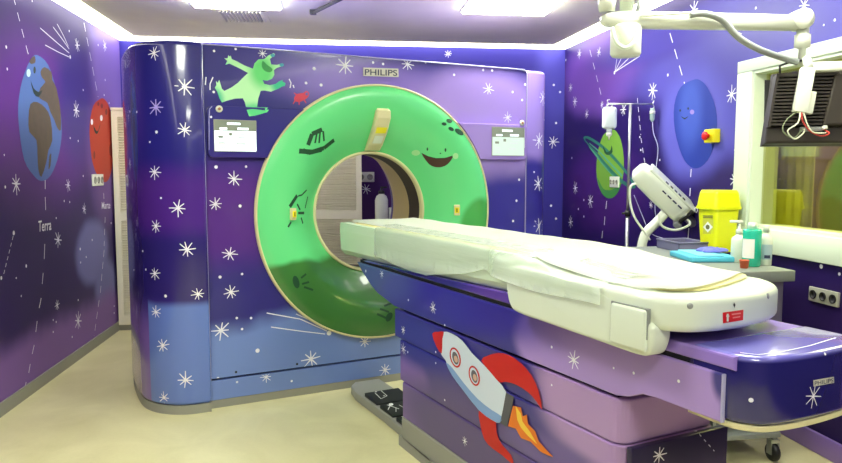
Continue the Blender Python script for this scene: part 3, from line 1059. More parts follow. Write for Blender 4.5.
k = MB(MGN)
t = bmesh.new()
rows = [(.388, .048, .03), (.42, .050, .045), (.50, .050, .05), (.58, .049, .045), (.625, .046, .03), (.64, .036, .004)]
a_c = PI / 2 - .01
grid = []
for r, hw, off in rows:
    row = []
    for s, oo in ((-1, -.004), (-1, off * .8), (-.8, off), (.8, off), (1, off * .8), (1, -.004)):
        c = ringpt(r, a_c, oo)
        row.append(t.verts.new(c + Vector((s * hw, 0, 0))))
    grid.append(row)
for r0, r1 in zip(grid[:-1], grid[1:]):
    for i in range(5): t.faces.new((r0[i], r0[i + 1], r1[i + 1], r1[i]))
t.faces.new(grid[0]); t.faces.new(grid[-1])
k.join(t, M_CREAM, smooth=False)
lh = k.build('laser_housing', parent=gan)
for (ra, rb, hw, mm, nm) in ((.49, .525, .034, M_YEL, 'yellow_label'), (.43, .475, .03, M_WHITE, 'laser_window')):
    k = MB(MGN); t = bmesh.new()
    a1_, b1_ = ringpt(ra, a_c, .054), ringpt(rb, a_c, .054)
    vs = [t.verts.new(q) for q in (a1_ + Vector((-hw, 0, 0)), a1_ + Vector((hw, 0, 0)), b1_ + Vector((hw, 0, 0)), b1_ + Vector((-hw, 0, 0)))]
    f = t.faces.new(vs)
    r_ = bmesh.ops.extrude_face_region(t, geom=[f])
    for v in r_['geom']:
        if isinstance(v, bmesh.types.BMVert): v.co.y += .006
    k.join(t, mm); k.build(nm, parent=lh)
# side laser ports
for (px, py, lab) in ((292, 214, 'laser port left of the bore'), (457, 210, 'laser port right of the bore')):
    q = MB(MGN); q.lathe(M_RING, pp, (UC, 0, ZC), 'y', 96, close=False); q.bake()
    hh = q.hit(px, py)
    c, n_ = hh
    q.bm.free()
    rot = n_.to_track_quat('Z', 'Y').to_matrix().to_4x4()
    k = MB(MGN)
    k.box(M_CREAM, -.02, .02, -.035, .035, -.002, .018, .005, mtx=Matrix.Translation(c) @ rot)
    lo_ = k.build('laser_port', parent=gan)
    k = MB(MGN)
    k.box(M_YEL, -.014, .014, -.018, .018, .016, .022, mtx=Matrix.Translation(c) @ rot)
    k.box(M_DARK, -.003, .003, -.012, .012, .022, .0235, mtx=Matrix.Translation(c) @ rot)
    k.build('yellow_label', parent=lo_)


# control panels
def rrect(x0, x1, z0, z1, r, corners=(1, 1, 1, 1), n=5):
    pts = []
    for (cx, cz, a0, on) in ((x0 + r, z0 + r, PI, corners[0]), (x1 - r, z0 + r, 1.5 * PI, corners[1]), (x1 - r, z1 - r, 0, corners[2]), (x0 + r, z1 - r, .5 * PI, corners[3])):
        if on:
            for i in range(n + 1):
                a = a0 + .5 * PI * i / n
                pts.append((cx + r * math.cos(a), cz + r * math.sin(a)))
        else:
            pts.append((x0 if cx < (x0 + x1) / 2 else x1, z0 if cz < (z0 + z1) / 2 else z1))
    return pts


def arcpanel(mb, m, x_out, z0, z1, left, y0, y1):
    """panel ending in a curve that meets the ring"""
    R = .787
    pts = []
    n = 12
    for i in range(n + 1):
        z = z0 + (z1 - z0) * i / n
        dx = math.sqrt(max(R * R - (z - ZC) ** 2, 0))
        pts.append((UC - dx if left else UC + dx, z))
    rr = .03
    if left:
        outp = [(x_out + rr * (1 - math.cos(a)), z1 - rr + rr * math.sin(a)) for a in [PI / 2 * (1 - i / 5) for i in range(6)]]
        outp = [(x_out + rr - rr * math.cos(PI / 2 - PI / 2 * i / 5), z1 - rr + rr * math.sin(PI / 2 - PI / 2 * i / 5)) for i in range(6)]
        outp += [(x_out + rr - rr * math.cos(PI / 2 * i / 5), z0 + rr - rr * math.sin(PI / 2 * i / 5)) for i in range(6)]
        poly = pts + outp
    else:
        outp = [(x_out - rr + rr * math.cos(PI / 2 - PI / 2 * i / 5), z1 - rr + rr * math.sin(PI / 2 - PI / 2 * i / 5)) for i in range(6)]
        outp += [(x_out - rr + rr * math.cos(PI / 2 * i / 5), z0 + rr - rr * math.sin(PI / 2 * i / 5)) for i in range(6)]
        poly = pts + outp
    mb.prism(m, poly, y0, y1, axis='y', bev=.004, seg=2)


M_SCR_W = mat('display_white', (226, 240, 246), .3, emit=.9)
M_SCR_G = mat('display_grey_green', (112, 120, 104), .3, emit=.35)
M_SCR_T = mat('display_text', (176, 186, 184), .3, emit=.5)
M_SCR_G2 = mat('display_pale_green', (176, 196, 184), .3, emit=.45)
for left in (True, False):
    k = MB(MGN)
    if left: arcpanel(k, M_GF, .022, 1.418, 1.70, True, -.034, .0)
    else: arcpanel(k, M_GF, 2.145, 1.42, 1.655, False, -.034, .0)
    k.bake()
    if left:
        k.dot(211, 117, 1.2)
        k.line([(209, 120), (209, 150)], .7, M_EDGE); k.line([(213, 105.5), (300, 106)], .6, M_EDGE); k.line([(209, 120), (209.5, 109), (213, 105.5)], .7, M_EDGE)
    else:
        k.star(508, 118, 5)
        k.line([(524.5, 128), (524.5, 148)], .6)
    cp_ = k.build('control_panel', parent=gan, label='raised control panel %s of the green ring' % ('left' if left else 'right'))
    x0, x1, z0, z1 = (.057, .284, 1.455, 1.622) if left else (1.862, 2.118, 1.448, 1.632)
    s = MB(MGN)
    s.box(M_GREYP, x0 - .004, x1 + .004, -.037, -.033, z0 - .004, z1 + .004)
    zm = z0 + (z1 - z0) * .66
    s.box(M_SCR_W if left else M_SCR_G2, x0, x1, -.0385, -.036, z0, zm)
    s.box(M_SCR_G, x0, x1, -.0385, -.036, zm, z1)
    w = x1 - x0
    for (a, b_, c, d, mm) in [(.08, .25, .20, .30, M_SCR_T), (.5, .75, .2, .28, M_SCR_T), (.08, .2, .42, .5, M_SCR_G), (.55, .8, .42, .48, M_SCR_T), (.3, .62, .86, .93, M_SCR_W), (.12, .3, .70, .76, M_SCR_W), (.55, .82, .70, .77, M_SCR_W), (.34, .42, .5, .6, M_SCR_G), (.6, .85, .52, .57, M_SCR_T), (.08, .3, .08, .13, M_SCR_T)]:
        s.box(mm, x0 + a * w, x0 + b_ * w, -.0395, -.038, z0 + c * (z1 - z0), z0 + d * (z1 - z0))
    s.build('screen', parent=cp_)
    bx = .085 if left else 2.10
    bz = 1.683 if left else 1.668
    s = MB(MGN); s.lathe(M_PLAST, [(.019, -.034), (.019, -.040), (.015, -.043), (0, -.043)], (bx, 0, bz), 'y', 20)
    s.lathe(mat('button_bronze', (170, 120, 90), .4), [(.008, -.043), (.008, -.046), (0, -.046)], (bx, 0, bz), 'y', 14); s.build('button', parent=cp_)
# logo plate
fp = MB(MGN); fp.box(M_GF, 0.006, 2.158, -.0065, .03, .172, GH); fp.bake()
M_LOGO = mat('logo_plate_cream', (212, 210, 196), .4)
M_LOGOL = mat('logo_letter_slate', (44, 48, 84), .5)
q = MB(MGN)
q.poly([(363.4, 67.5), (398.4, 68.6), (398.6, 77), (363.4, 75.8)], M_LOGO, .0, src=fp)
q.text('PHILIPS', 364.8, 397.2, 69.0, 75, M_LOGOL, src=fp, eps=.0008, slant=(1.0, 0)); fpl = MB(MGN); fpl.box(M_GF, 0.006, 2.158, 0, .03, .172, GH); fpl.bake()
r_ = bmesh.ops.extrude_face_region(q.bm, geom=[f for f in q.bm.faces if f.material_index == 0])
for v in r_['geom']:
    if isinstance(v, bmesh.types.BMVert): v.co.y += .006
q.build('logo_plate', parent=gan)
# painted alien and beetle on the front
fp2 = MB(MGN); fp2.box(M_GF, 0.006, 2.158, 0, .03, .172, GH)
arcpanel(fp2, M_GF, .022, 1.418, 1.70, True, -.034, .0); fp2.bake()
M_AL = mural('painted_alien_green', (192, 246, 190), [gblob(222, 70, 12, 8, (120, 222, 170), .5), gblob(215, 100, 8, 12, (80, 200, 150), .5), gblob(262, 72, 12, 16, (110, 220, 130), .5), gblob(280, 85, 9, 9, (70, 196, 150), .5), gblob(256, 112, 16, 8, (96, 214, 140), .6)], .5)
al = MB(MGN)
out_ = [(145, 78), (154, 86), (158, 80), (163, 98), (190, 110), (230, 132), (272, 148), (280, 120), (300, 100), (330, 98), (350, 80), (378, 68), (386, 74), (360, 98), (366, 126), (395, 128), (425, 120), (430, 132), (395, 144), (380, 155), (382, 180), (370, 200), (345, 210), (322, 206), (330, 226), (360, 233), (390, 226), (405, 214), (425, 206), (424, 214), (440, 222), (436, 236), (420, 240), (400, 252), (365, 266), (330, 260), (312, 262), (300, 300), (293, 345), (320, 348), (350, 350), (354, 358), (345, 372), (310, 382), (280, 390), (252, 393), (240, 360), (230, 320), (220, 300), (180, 302), (140, 312), (112, 322), (100, 300), (88, 265), (76, 246), (84, 232), (82, 210), (92, 222), (98, 204), (104, 222), (112, 250), (125, 262), (160, 245), (195, 220), (235, 180), (247, 170), (210, 150), (165, 128), (150, 122), (130, 128), (140, 108), (124, 94), (142, 94)]
al.poly([(200 + x / 5.146, 40 + y / 5.146) for x, y in out_], M_AL, .0018, src=fpl)
al.poly([(200 + x / 5.146, 40 + y / 5.146) for x, y in [(235, 342), (293, 342), (296, 346), (320, 348), (350, 350), (340, 357), (354, 360), (345, 372), (310, 382), (280, 390), (252, 393), (240, 360)]], M_AL, .0018, src=fp2)
al.poly(sp2([(200 + x / 5.146, 40 + y / 5.146) for x, y in [(322, 108), (345, 128), (372, 150), (360, 166), (335, 160), (318, 138)]], 3, True), mat('painted_alien_mouth', (62, 158, 84), .5), .003, src=fp2)
for e in [(272, 55.5), (281, 65)]: al.poly(ell(e[0] + .5, e[1], 2.2, 1.6), mat('painted_alien_blue', (70, 170, 190), .5), .003, src=fp2)
al.build('painted_alien', parent=fc, label='painted mint green alien leaping above the left screen')
bt = MB(MGN)
MBT = mat('painted_red_beetle', (206, 58, 84), .5)
bt.poly(sp2([(294, 98), (297, 94), (303, 93), (306, 91), (309, 93), (308, 97), (304, 100), (299, 102), (295, 101)], 2, True), MBT, .0018, src=fp2)
for a, b_ in [((296, 99), (293, 104)), ((299, 101), (299, 105)), ((304, 100), (306, 103)), ((297, 95), (294, 93))]:
    h0, h1 = fp2.hit(*a), fp2.hit(*b_)
    bt.bvh = fp2.bvh
    bt.quadstroke(h0[0], h1[0], h0[1], .008, .005, bt.mi(MBT), .0018)
bt.poly(ell(306.6, 94, 1.4, 1.6), M_GF, .0026, src=fp2)
bt.build('painted_beetle', parent=fc, label='small painted red beetle')

# ------------------------------------------------------------------ patient table
UT0 = .74
tab = thing('patient_table', MGN @ Matrix.Translation(g(.98, 1.7, 0)), 'long scanner table with a purple pedestal painted with a rocket', 'scanner table')
MT = MGN @ Matrix.Translation(g(.98, 1.7, 0))
TO = g(.98, 1.7, 0)


def tb(): return MB(MGN)


def tbuild(k, name, parent=None, **kw):
    """parts are modelled in the scanner frame and moved into the table's frame"""
    bmesh.ops.translate(k.bm, verts=k.bm.verts, vec=-TO)
    return k.build(name, parent=parent or tab, **kw)


def tobj_blob(px, py, rx, ry, rgb, soft):
    def hp(x, y):
        n = MGN.to_3x3() @ Vector((1, 0, 0))
        return MGN.inverted() @ on_plane(x, y, MGN @ g(UT0, 0, 0), n)
    c = hp(px, py); a = hp(px - rx, py); b_ = hp(px + rx, py); u_ = hp(px, py - ry)
    c2 = c - TO
    return ((c2.x, c2.y, c2.z), (9, abs(b_.y - a.y) / 2, abs(u_.z - c.z)), rgb, soft)


TBL = [tobj_blob(404, 392, 26, 52, (148, 110, 196), .15),
       tobj_blob(420, 345, 60, 24, (42, 42, 140), .4),
       tobj_blob(470, 440, 90, 50, (84, 66, 124), .5),
       tobj_blob(600, 405, 72, 70, (168, 134, 190), .25),
       tobj_blob(560, 460, 60, 18, (100, 80, 150), .4)]
M_TP = mural('mural_table_pedestal', (52, 46, 130), TBL, rough=.38, coat=.3, warp=.05)
TBL2 = [tobj_blob(560, 350, 50, 40, (164, 134, 210), .15), tobj_blob(670, 375, 110, 70, (164, 134, 208), .2), tobj_blob(455, 300, 70, 25, (48, 40, 148), .5), tobj_blob(380, 275, 30, 24, (74, 84, 160), .5), tobj_blob(722, 378, 10, 22, (54, 48, 130), .4)]
M_TC = mural('mural_table_carriage', (44, 40, 130), TBL2, rough=.3, coat=.5, warp=.04)

TW1 = 1.22
TB1 = 1.15      # far side of the pedestal


def pedestal(u0, u1, t0, t1, z0, z1, m, r=.05, bev=.006):
    k = tb()
    pts = []
    for (cu, ct, a0) in ((u0 + r, t1 - r, PI / 2), (u0 + .012, t0 + .012, PI), (u1 - .012, t0 + .012, 1.5 * PI), (u1 - r, t1 - r, 0)):
        rr = r if ct > t0 + .05 else .012
        for i in range(7):
            a = a0 + PI / 2 * i / 6
            pts.append((cu + rr * math.cos(a), -(ct + rr * math.sin(a))))
    k.prism(m, pts, z0, z1, bev=bev, seg=2)
    for f in k.bm.faces: f.smooth = False
    return k


segs = [(.15, .325), (.327, .527), (.530, .668)]
ped = []
for i, (z0, z1) in enumerate(segs):
    off = .003 * (2 - i)
    k = pedestal(UT0 - off, TB1 + off, (.99, .955, .885)[i] - off, 2.465 + off, z0, z1 if i < 2 else z1, M_TP)
    k.bake()
    if i == 2:
        for s in [(403.5, 330, 5)]: k.star(*s)
        for d in [(445, 340), (436, 352), (552, 385)]: k.dot(d[0], d[1], 1.2)
    if i == 1:
        for s in [(434, 403, 6), (403.5, 349, 6)]: k.star(*s)
        for d in [(445, 400), (448.6, 412.7), (436, 363), (408, 352)]: k.dot(d[0], d[1], 1.1)
    if i == 0:
        for s in [(465, 441, 5), (528.5, 449, 7.5)]: k.star(*s)
    ped.append(tbuild(k, 'pedestal_panel'))
k = pedestal(UT0 - .012, TB1 + .012, .985, 2.475, 0.0, .15, M_GREYP); tbuild(k, 'plinth')
k = tb(); k.box(M_GAP, UT0 + .02, TB1 - .02, -2.43, -.96, .14, .70); tbuild(k, 'inner_column')
# end panel leaning slightly out
k = tb(); k.box(mat('dark_end_panel', (34, 26, 62), .35, coat=.3), UT0 + .02, 1.175, -2.49, -2.468, .05, .528, .004)
k.bake(); k.star(659, 455, 10); k.dot(695, 431, 2); k.dash((699, 434), (714, 451), 3, 4, 1)
tbuild(k, 'end_panel')
# painted rocket on the pedestal side
side = tb(); side.box(M_TP, UT0 - .0062, TB1, -2.465, -.98, .15, .676); side.bake()
M_RW_ = mural('painted_rocket_white', (206, 218, 234), [], .4)
M_RR = mural('painted_rocket_red', (196, 34, 32), [], .4)
M_RS = mat('painted_rocket_blue', (124, 160, 214), .4)


def rk(pts, m, eps, s=2, closed=True):
    q = [(400 + x / 2.84, 300 + y / 2.84) for x, y in pts]
    rocket.poly(sp2(q, s, True) if s > 1 else q, m, eps, src=side)


rocket = tb()
rk([(232, 172), (250, 158), (280, 150), (310, 156), (345, 180), (375, 215), (395, 260), (405, 312), (390, 290), (365, 262), (330, 240), (300, 232), (270, 235), (260, 215)], M_RR, .0014)
rk([(225, 315), (228, 350), (240, 395), (262, 420), (290, 440), (322, 466), (316, 440), (290, 410), (275, 375), (272, 340), (250, 318)], M_RR, .0014)
rk([(124, 90), (150, 96), (178, 115), (205, 150), (240, 185), (275, 225), (303, 262), (296, 310), (286, 348), (262, 340), (225, 312), (180, 255), (150, 215), (130, 170), (117, 152), (120, 120)], M_RW_, .0022)
rk([(132, 178), (150, 215), (180, 255), (225, 312), (262, 340), (286, 348), (290, 330), (262, 312), (222, 280), (180, 232), (150, 192)], M_RS, .003)
rk([(93, 95), (110, 90), (126, 90), (122, 110), (120, 152), (104, 130)], M_RR, .003)
rk([(303, 262), (326, 275), (316, 320), (304, 360), (286, 348), (294, 312)], mat('painted_rocket_grey', (84, 84, 92), .5), .003, 1)
for (x, y) in ((159, 163), (213, 215)):
    rocket.poly(ell(400 + x / 2.84, 300 + y / 2.84, 5.2, 10.5, 20, -.25), M_RR, .0036, src=side)
    rocket.poly(ell(400 + x / 2.84, 300 + y / 2.84, 3.9, 8.6, 20, -.25), M_RW_, .0042, src=side)
    rocket.poly(ell(400.4 + x / 2.84, 300.6 + y / 2.84, 2.9, 6.6, 20, -.25), mat('painted_porthole', (92, 88, 100), .5), .0048, src=side)
    rocket.poly(ell(401 + x / 2.84, 301.6 + y / 2.84, 1.8, 3.6, 20, -.25), mat('painted_astronaut', (206, 170, 150), .5), .0054, src=side)
rk([(322, 300), (345, 305), (350, 330), (362, 325), (365, 352), (385, 372), (395, 400), (420, 428), (437, 446), (420, 440), (400, 430), (372, 402), (345, 392), (330, 365), (308, 358)], mat('painted_flame_orange', (226, 120, 30), .5), .0022, 1)
rk([(330, 300), (345, 322), (350, 345), (372, 375), (392, 410), (365, 385), (345, 362), (335, 340)], mat('painted_flame_yellow', (244, 204, 70), .5), .003, 1)
bmesh.ops.translate(rocket.bm, verts=rocket.bm.verts, vec=-TO)
rocket.build('painted_rocket', parent=tab, label='painted white and red rocket with an orange flame')

# carriage side skirt
k = tb()
pf = [(.40, .842), (.47, .80), (.60, .738), (.68, .712), (.885, .679), (2.44, .679), (2.49, .690), (2.545, .714), (2.60, .718), (2.81, .718), (2.81, .842)]
k.prism(M_TC, [(-a, z) for a, z in pf], UT0, TW1, axis='x', bev=.004, seg=2)
for f in k.bm.faces: f.smooth = False
k.bake()
for s in [(433.3, 308, 6.5), (382, 273.6, 5), (574, 360, 9.5)]: k.star(*s)
for d in [(408.6, 300), (445, 325), (552, 347, 1.5), (679, 381, 1.8), (634, 373, 1.6), (614, 368), (366, 271, 1.5), (655, 408, 1.2)]: k.dot(d[0], d[1], d[2] if len(d) > 2 else 1.2)
tbuild(k, 'carriage_skirt')
k = tb(); k.box(M_EDGE, UT0 - .001, UT0 + .01, -2.8145, -2.810, .718, .842); tbuild(k, 'edge_strip')
# recessed shadow gap and upper carriage body
k = tb(); k.box(M_GAP, UT0 + .012, TW1 - .01, -2.80, -.42, .84, .858); tbuild(k, 'gap_seal')
k = tb()
k.prism(mural('mural_upper_carriage', (44, 38, 128), [((-.2, -1.0, .88), (9, .35, 9), (146, 118, 206), .2), ((-.2, -.25, .88), (9, .35, 9), (96, 66, 168), .5), ((-.2, 1.25, .88), (9, .25, 9), (92, 92, 170), .4)], rough=.25, coat=.5),
        [(-.45, .856), (-2.84, .856), (-2.84, .892), (-2.02, .892), (-1.9, .90), (-.5, .861)], UT0 + .006, TW1, axis='x', bev=.006, seg=2)
tbuild(k, 'carriage_body')
# end unit
k = tb()
pl = sp2([(.752, 2.70), (.750, 2.80), (.758, 2.845), (.79, 2.885), (.84, 2.903), (.92, 2.912), (1.02, 2.912), (1.12, 2.903), (1.18, 2.88), (1.215, 2.83), (1.22, 2.70)], 4)
pl = [(a, -b_) for a, b_ in pl]
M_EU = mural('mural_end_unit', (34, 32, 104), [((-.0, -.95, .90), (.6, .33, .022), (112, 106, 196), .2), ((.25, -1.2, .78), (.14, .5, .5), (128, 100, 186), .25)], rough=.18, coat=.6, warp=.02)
k.prism(M_EU, pl, .722, .896, bev=.016, seg=4)
for f in k.bm.faces: f.smooth = True
k.bake()
k.star(813, 396, 13, wide=.1); k.dot(751, 400, 2.4); k.dot(824.6, 354, 1.5); k.star(767, 331, 5)
k.line([(740, 353), (758, 355), (778, 353), (810, 346), (836, 338)], 1.3)
eu = tbuild(k, 'end_unit')
k = tb(); k.prism(M_CREAM, [(.98 + (a - .98) * .985, b_ * .998) for a, b_ in pl], .706, .722, bev=.003, seg=2); tbuild(k, 'end_unit_base')
# logo on end unit
es = tb(); es.prism(M_EU, pl, .722, .896, bev=.016, seg=4); es.bake()
k = tb()
k.poly([(812.5, 380), (833, 376.5), (833.3, 382.6), (812.8, 386.3)], M_LOGO, .0022, cuts=2, src=es)
k.text('PHILIPS', 813.5, 832.3, 381.2, 385.4, M_LOGOL, src=es, eps=.003, slant=(-3.4, 0))
tbuild(k, 'logo_plate')

# white tabletop housing
k = tb()
M_TT = mat('table_shell_white', (220, 230, 214), .32, coat=.3)
hp_ = sp2([(.672, 1.98), (.664, 2.2), (.664, 2.53), (.675, 2.64), (.705, 2.695), (.76, 2.728), (.85, 2.742), (.96, 2.738), (1.05, 2.715), (1.13, 2.675), (1.185, 2.605), (1.205, 2.5), (1.205, 1.98)], 5)
k.prism(M_TT, [(a, -b_) for a, b_ in hp_], .925, 1.02, bev=.022, seg=5)
for f in k.bm.faces: f.smooth = True
hs_ = tbuild(k, 'tabletop_housing')
# side wings hanging from the housing
for sgn in (0, 1):
    k = tb()
    wp = sp2([(1.975, 1.016), (1.965, .98), (1.972, .92), (1.995, .878), (2.04, .862), (2.2, .858), (2.45, .852), (2.59, .849), (2.63, .856), (2.646, .882), (2.652, .915), (2.64, .945), (2.52, .985), (2.4, 1.014), (2.2, 1.018)], 4, True)
    if sgn: wp = [(min(a, 2.52), min(z, 1.0)) for a, z in wp if a < 2.6 or z < .9]
    u0, u1 = ((.662, .735) if sgn == 0 else (1.15, 1.216))
    k.prism(M_TT, [(-a, z) for a, z in wp], u0, u1, axis='x', bev=.014, seg=4)
    for f in k.bm.faces: f.smooth = True
    tbuild(k, 'side_wing')
k = tb(); k.box(M_TT, .652, .67, -2.634, -2.50, .864, .980, .009)
k.box(M_GREYM, .6590, .67, -2.6365, -2.4980, .90, .9825); tbuild(k, 'release_lever')
for (px, py) in ((690, 306), (768, 296)):
    pb_ = tb(); pb_.prism(M_TT, [(a, -b_) for a, b_ in hp_], .925, 1.02, bev=.022, seg=5); pb_.bake()
    c, n_ = pb_.hit(px, py); pb_.bm.free()
    k = tb(); k.lathe(M_GREYM, [(.008, -.002), (.008, .001), (.004, .002), (0, .0015)], (0, 0, 0), 'z', 14, mtx=Matrix.Translation(c) @ n_.to_track_quat('Z', 'Y').to_matrix().to_4x4())
    tbuild(k, 'screw')
pb_ = tb(); pb_.prism(M_TT, [(a, -b_) for a, b_ in hp_], .925, 1.02, bev=.022, seg=5); pb_.bake()
k = tb()
k.poly([(722.3, 312.5), (743, 309.6), (742.6, 320), (722.6, 323.2)], M_RED, .0015, cuts=2, src=pb_)
k.text('I', 726, 728, 313.6, 321.4, M_WHITE, src=pb_, eps=.0024); k.poly(ell(727, 316, 1.6, 1.6, 12), M_WHITE, .0024, src=pb_)
for yy in (313.2, 316.2): k.line
for (xa, xb, ya) in ((731, 740, 313.6), (732, 739.5, 317)):
    k.poly([(xa, ya), (xb, ya - 1.2), (xb, ya + .1), (xa, ya + 1.3)], mat('label_pink', (236, 150, 140), .5), .0024, src=pb_)
tbuild(k, 'warning_label', label='small red warning label')
k = tb(); k.poly([(733.5, 302.5), (735, 304.5), (734.2, 308), (732.8, 305)], M_DARK, .0015, src=pb_); tbuild(k, 'position_mark')

# cradle: long pallet reaching into the bore
k = tb()
M_CRA = mat('cradle_pale_green', (206, 224, 200), .4, coat=.2)
# cross-section in (u,z): shallow tray; extruded along t
def cradle_sec(t_):
    zb = .858 + .047 * max(t_ - .3, 0) / 1.7
    return [g(u_, t_, z_) for u_, z_ in [(.741, 1.045), (.738, 1.0), (.742, zb + .03), (.765, zb), (1.22, zb), (1.262, zb + .03), (1.275, 1.0), (1.272, 1.045), (1.24, 1.048), (1.19, 1.030), (.84, 1.030), (.79, 1.048)]]
loft(k, M_CRA, [cradle_sec(.15 + i_ * .37) for i_ in range(6)], smooth=False)
for f in k.bm.faces: f.smooth = False
tbuild(k, 'cradle')
k = tb(); k.box(M_GREYP, .7375, .745, -.662, -.657, .90, 1.045); tbuild(k, 'cradle_seam')

# mattress on the tabletop (separate pad), paper sheet, plastic cover
MP = MGN @ Matrix.Translation(g(.99, 1.5, 1.02))
PO = g(.99, 1.5, 1.02)




k = MB(MGN)
secs = []
for (t_, w_, h_, zb, cu_) in [(.24, .20, .012, 1.032, .98), (.30, .215, .022, 1.032, .98), (1.0, .22, .024, 1.032, .98), (2.0, .215, .020, 1.032, .98), (2.2, .21, .017, 1.024, .98), (2.35, .20, .009, 1.0212, .98), (2.38, .19, .004, 1.0212, .98)]:
    s = []
    for i in range(20):
        a = 2 * PI * i / 20
        x = math.copysign(abs(math.cos(a)) ** .35, math.cos(a)); z = math.copysign(abs(math.sin(a)) ** .6, math.sin(a))
        s.append(g(cu_ + w_ * x, t_, zb + h_ / 2 + h_ / 2 * z))
    secs.append(s)
loft(k, mat('mattress_cream', (226, 216, 150), .5), secs)
k.prism(MATS['mattress_cream'], [(a, -b_) for a, b_ in sp2([(.74, 2.2), (.74, 2.45), (.745, 2.60), (.80, 2.648), (.88, 2.655), (1.05, 2.60), (1.165, 2.54), (1.178, 2.45), (1.178, 2.2)], 4)], 1.0212, 1.0272)
bmesh.ops.translate(k.bm, verts=k.bm.verts, vec=-PO)
o = k.build('mattress_pad', label='thin cream mattress pad lying along the white scanner tabletop', category='mattress')
o.matrix_world = MP
# paper sheet
k = MB(MGN)
t = bmesh.new()
M_PAPER = mat('white_paper_sheet', (240, 243, 236), .7)
nu, nt_ = 24, 60
gridv = []
for i in range(nt_ + 1):
    row = []
    for j in range(nu + 1):
        fu = j / nu
        t0 = .215
        ue = .70 + .485 * fu
        cur_ = [(.70, 2.57), (.73, 2.635), (.80, 2.66), (.88, 2.645), (1.05, 2.58), (1.19, 2.51)]
        for (ua, ta), (ub, tb2) in zip(cur_[:-1], cur_[1:]):
            if ua <= ue <= ub: t1 = ta + (tb2 - ta) * (ue - ua) / (ub - ua)
        tt = t0 + (t1 - t0) * i / nt_
        uu = .785 + (1.205 - .785) * fu
        bl_ = min(max((tt - 1.85) / .35, 0), 1); bl_ = bl_ * bl_ * (3 - 2 * bl_); uu = uu * (1 - bl_) + ue * bl_
        zt = 1.0605 - .0295 * min(max((tt - 2.05) / .35, 0), 1)
        e = min(fu, 1 - fu)
        z = zt + .0015 * math.sin(tt * 9 + fu * 5) + .0012 * math.sin(tt * 23 - fu * 9)
        if e < .01: z = zt - .0075
        row.append(t.verts.new(g(uu, tt, z + .002)))
    gridv.append(row)
for i in range(nt_):
    for j in range(nu):
        t.faces.new((gridv[i][j], gridv[i][j + 1], gridv[i + 1][j + 1], gridv[i + 1][j]))
r_ = bmesh.ops.solidify(t, geom=t.faces[:], thickness=.001)
k.join(t, M_PAPER, smooth=True)
bmesh.ops.translate(k.bm, verts=k.bm.verts, vec=-PO)
o = k.build('paper_sheet', label='white disposable paper sheet spread over the mattress pad of the scanner table', category='sheet')
o.matrix_world = MP
# translucent plastic cover draped over the side
MPL = bpy.data.materials.new('clear_plastic_film'); MPL.use_nodes = True
b = MPL.node_tree.nodes['Principled BSDF']
b.inputs['Base Color'].default_value = lin((232, 244, 232)); b.inputs['Roughness'].default_value = .25; b.inputs['Alpha'].default_value = .38
n1 = MPL.node_tree.nodes.new('ShaderNodeTexNoise'); n1.inputs['Scale'].default_value = 7
b1 = MPL.node_tree.nodes.new('ShaderNodeBump'); b1.inputs['Strength'].default_value = .4; b1.inputs['Distance'].default_value = .02
MPL.node_tree.links.new(n1.outputs['Fac'], b1.inputs['Height']); MPL.node_tree.links.new(b1.outputs['Normal'], b.inputs['Normal'])
k = MB(MGN); t = bmesh.new()
cols = 46
gv = []
for i in range(cols + 1):
    tt = .66 + (2.46 - .66) * i / cols
    # drop profile: how far the film hangs
    if tt < 1.25: low = .905 - .03 * (tt - .66) / .6
    elif tt < 1.75: low = .875 + .10 * (tt - 1.25) / .5
    else: low = .965
    low += .006 * math.sin(tt * 11)
    side_u = .733 + .003 * math.sin(tt * 14)
    if tt > 1.9: side_u = .652 + .002 * math.sin(tt * 18)
    elif tt > 1.75: side_u = .733 - .083 * ((tt - 1.75) / .15) ** 1.0
    top_z = 1.0585 if tt < 1.95 else 1.0585
    col = []
    prof_ = [(.86, 1.0665), (.80, 1.065), (side_u + .03, 1.060 if tt < 1.8 else 1.048), (side_u + .006, 1.052 if tt < 1.8 else 1.036), (side_u, 1.035 if tt < 1.8 else 1.02), (side_u - .001, (1.035 + low) / 2 if tt < 1.8 else .995), (side_u - .002, low)]
    if tt > 2.0: dz_ = .026 * min((tt - 2.0) / .35, 1); prof_ = [(a_, z_ - dz_ if q_ < 4 else z_ - dz_ * .2) for q_, (a_, z_) in enumerate(prof_)]
    for (uu, zz) in prof_: col.append(t.verts.new(g(uu, tt, zz)))
    gv.append(col)
for i in range(cols):
    for j in range(6): t.faces.new((gv[i][j], gv[i][j + 1], gv[i + 1][j + 1], gv[i + 1][j]))
bmesh.ops.solidify(t, geom=t.faces[:], thickness=.0008)
k.join(t, MPL, smooth=True)
bmesh.ops.translate(k.bm, verts=k.bm.verts, vec=-PO)
o = k.build('plastic_cover', label='translucent plastic film draped over the near side of the scanner table', category='plastic cover')
o.matrix_world = MP

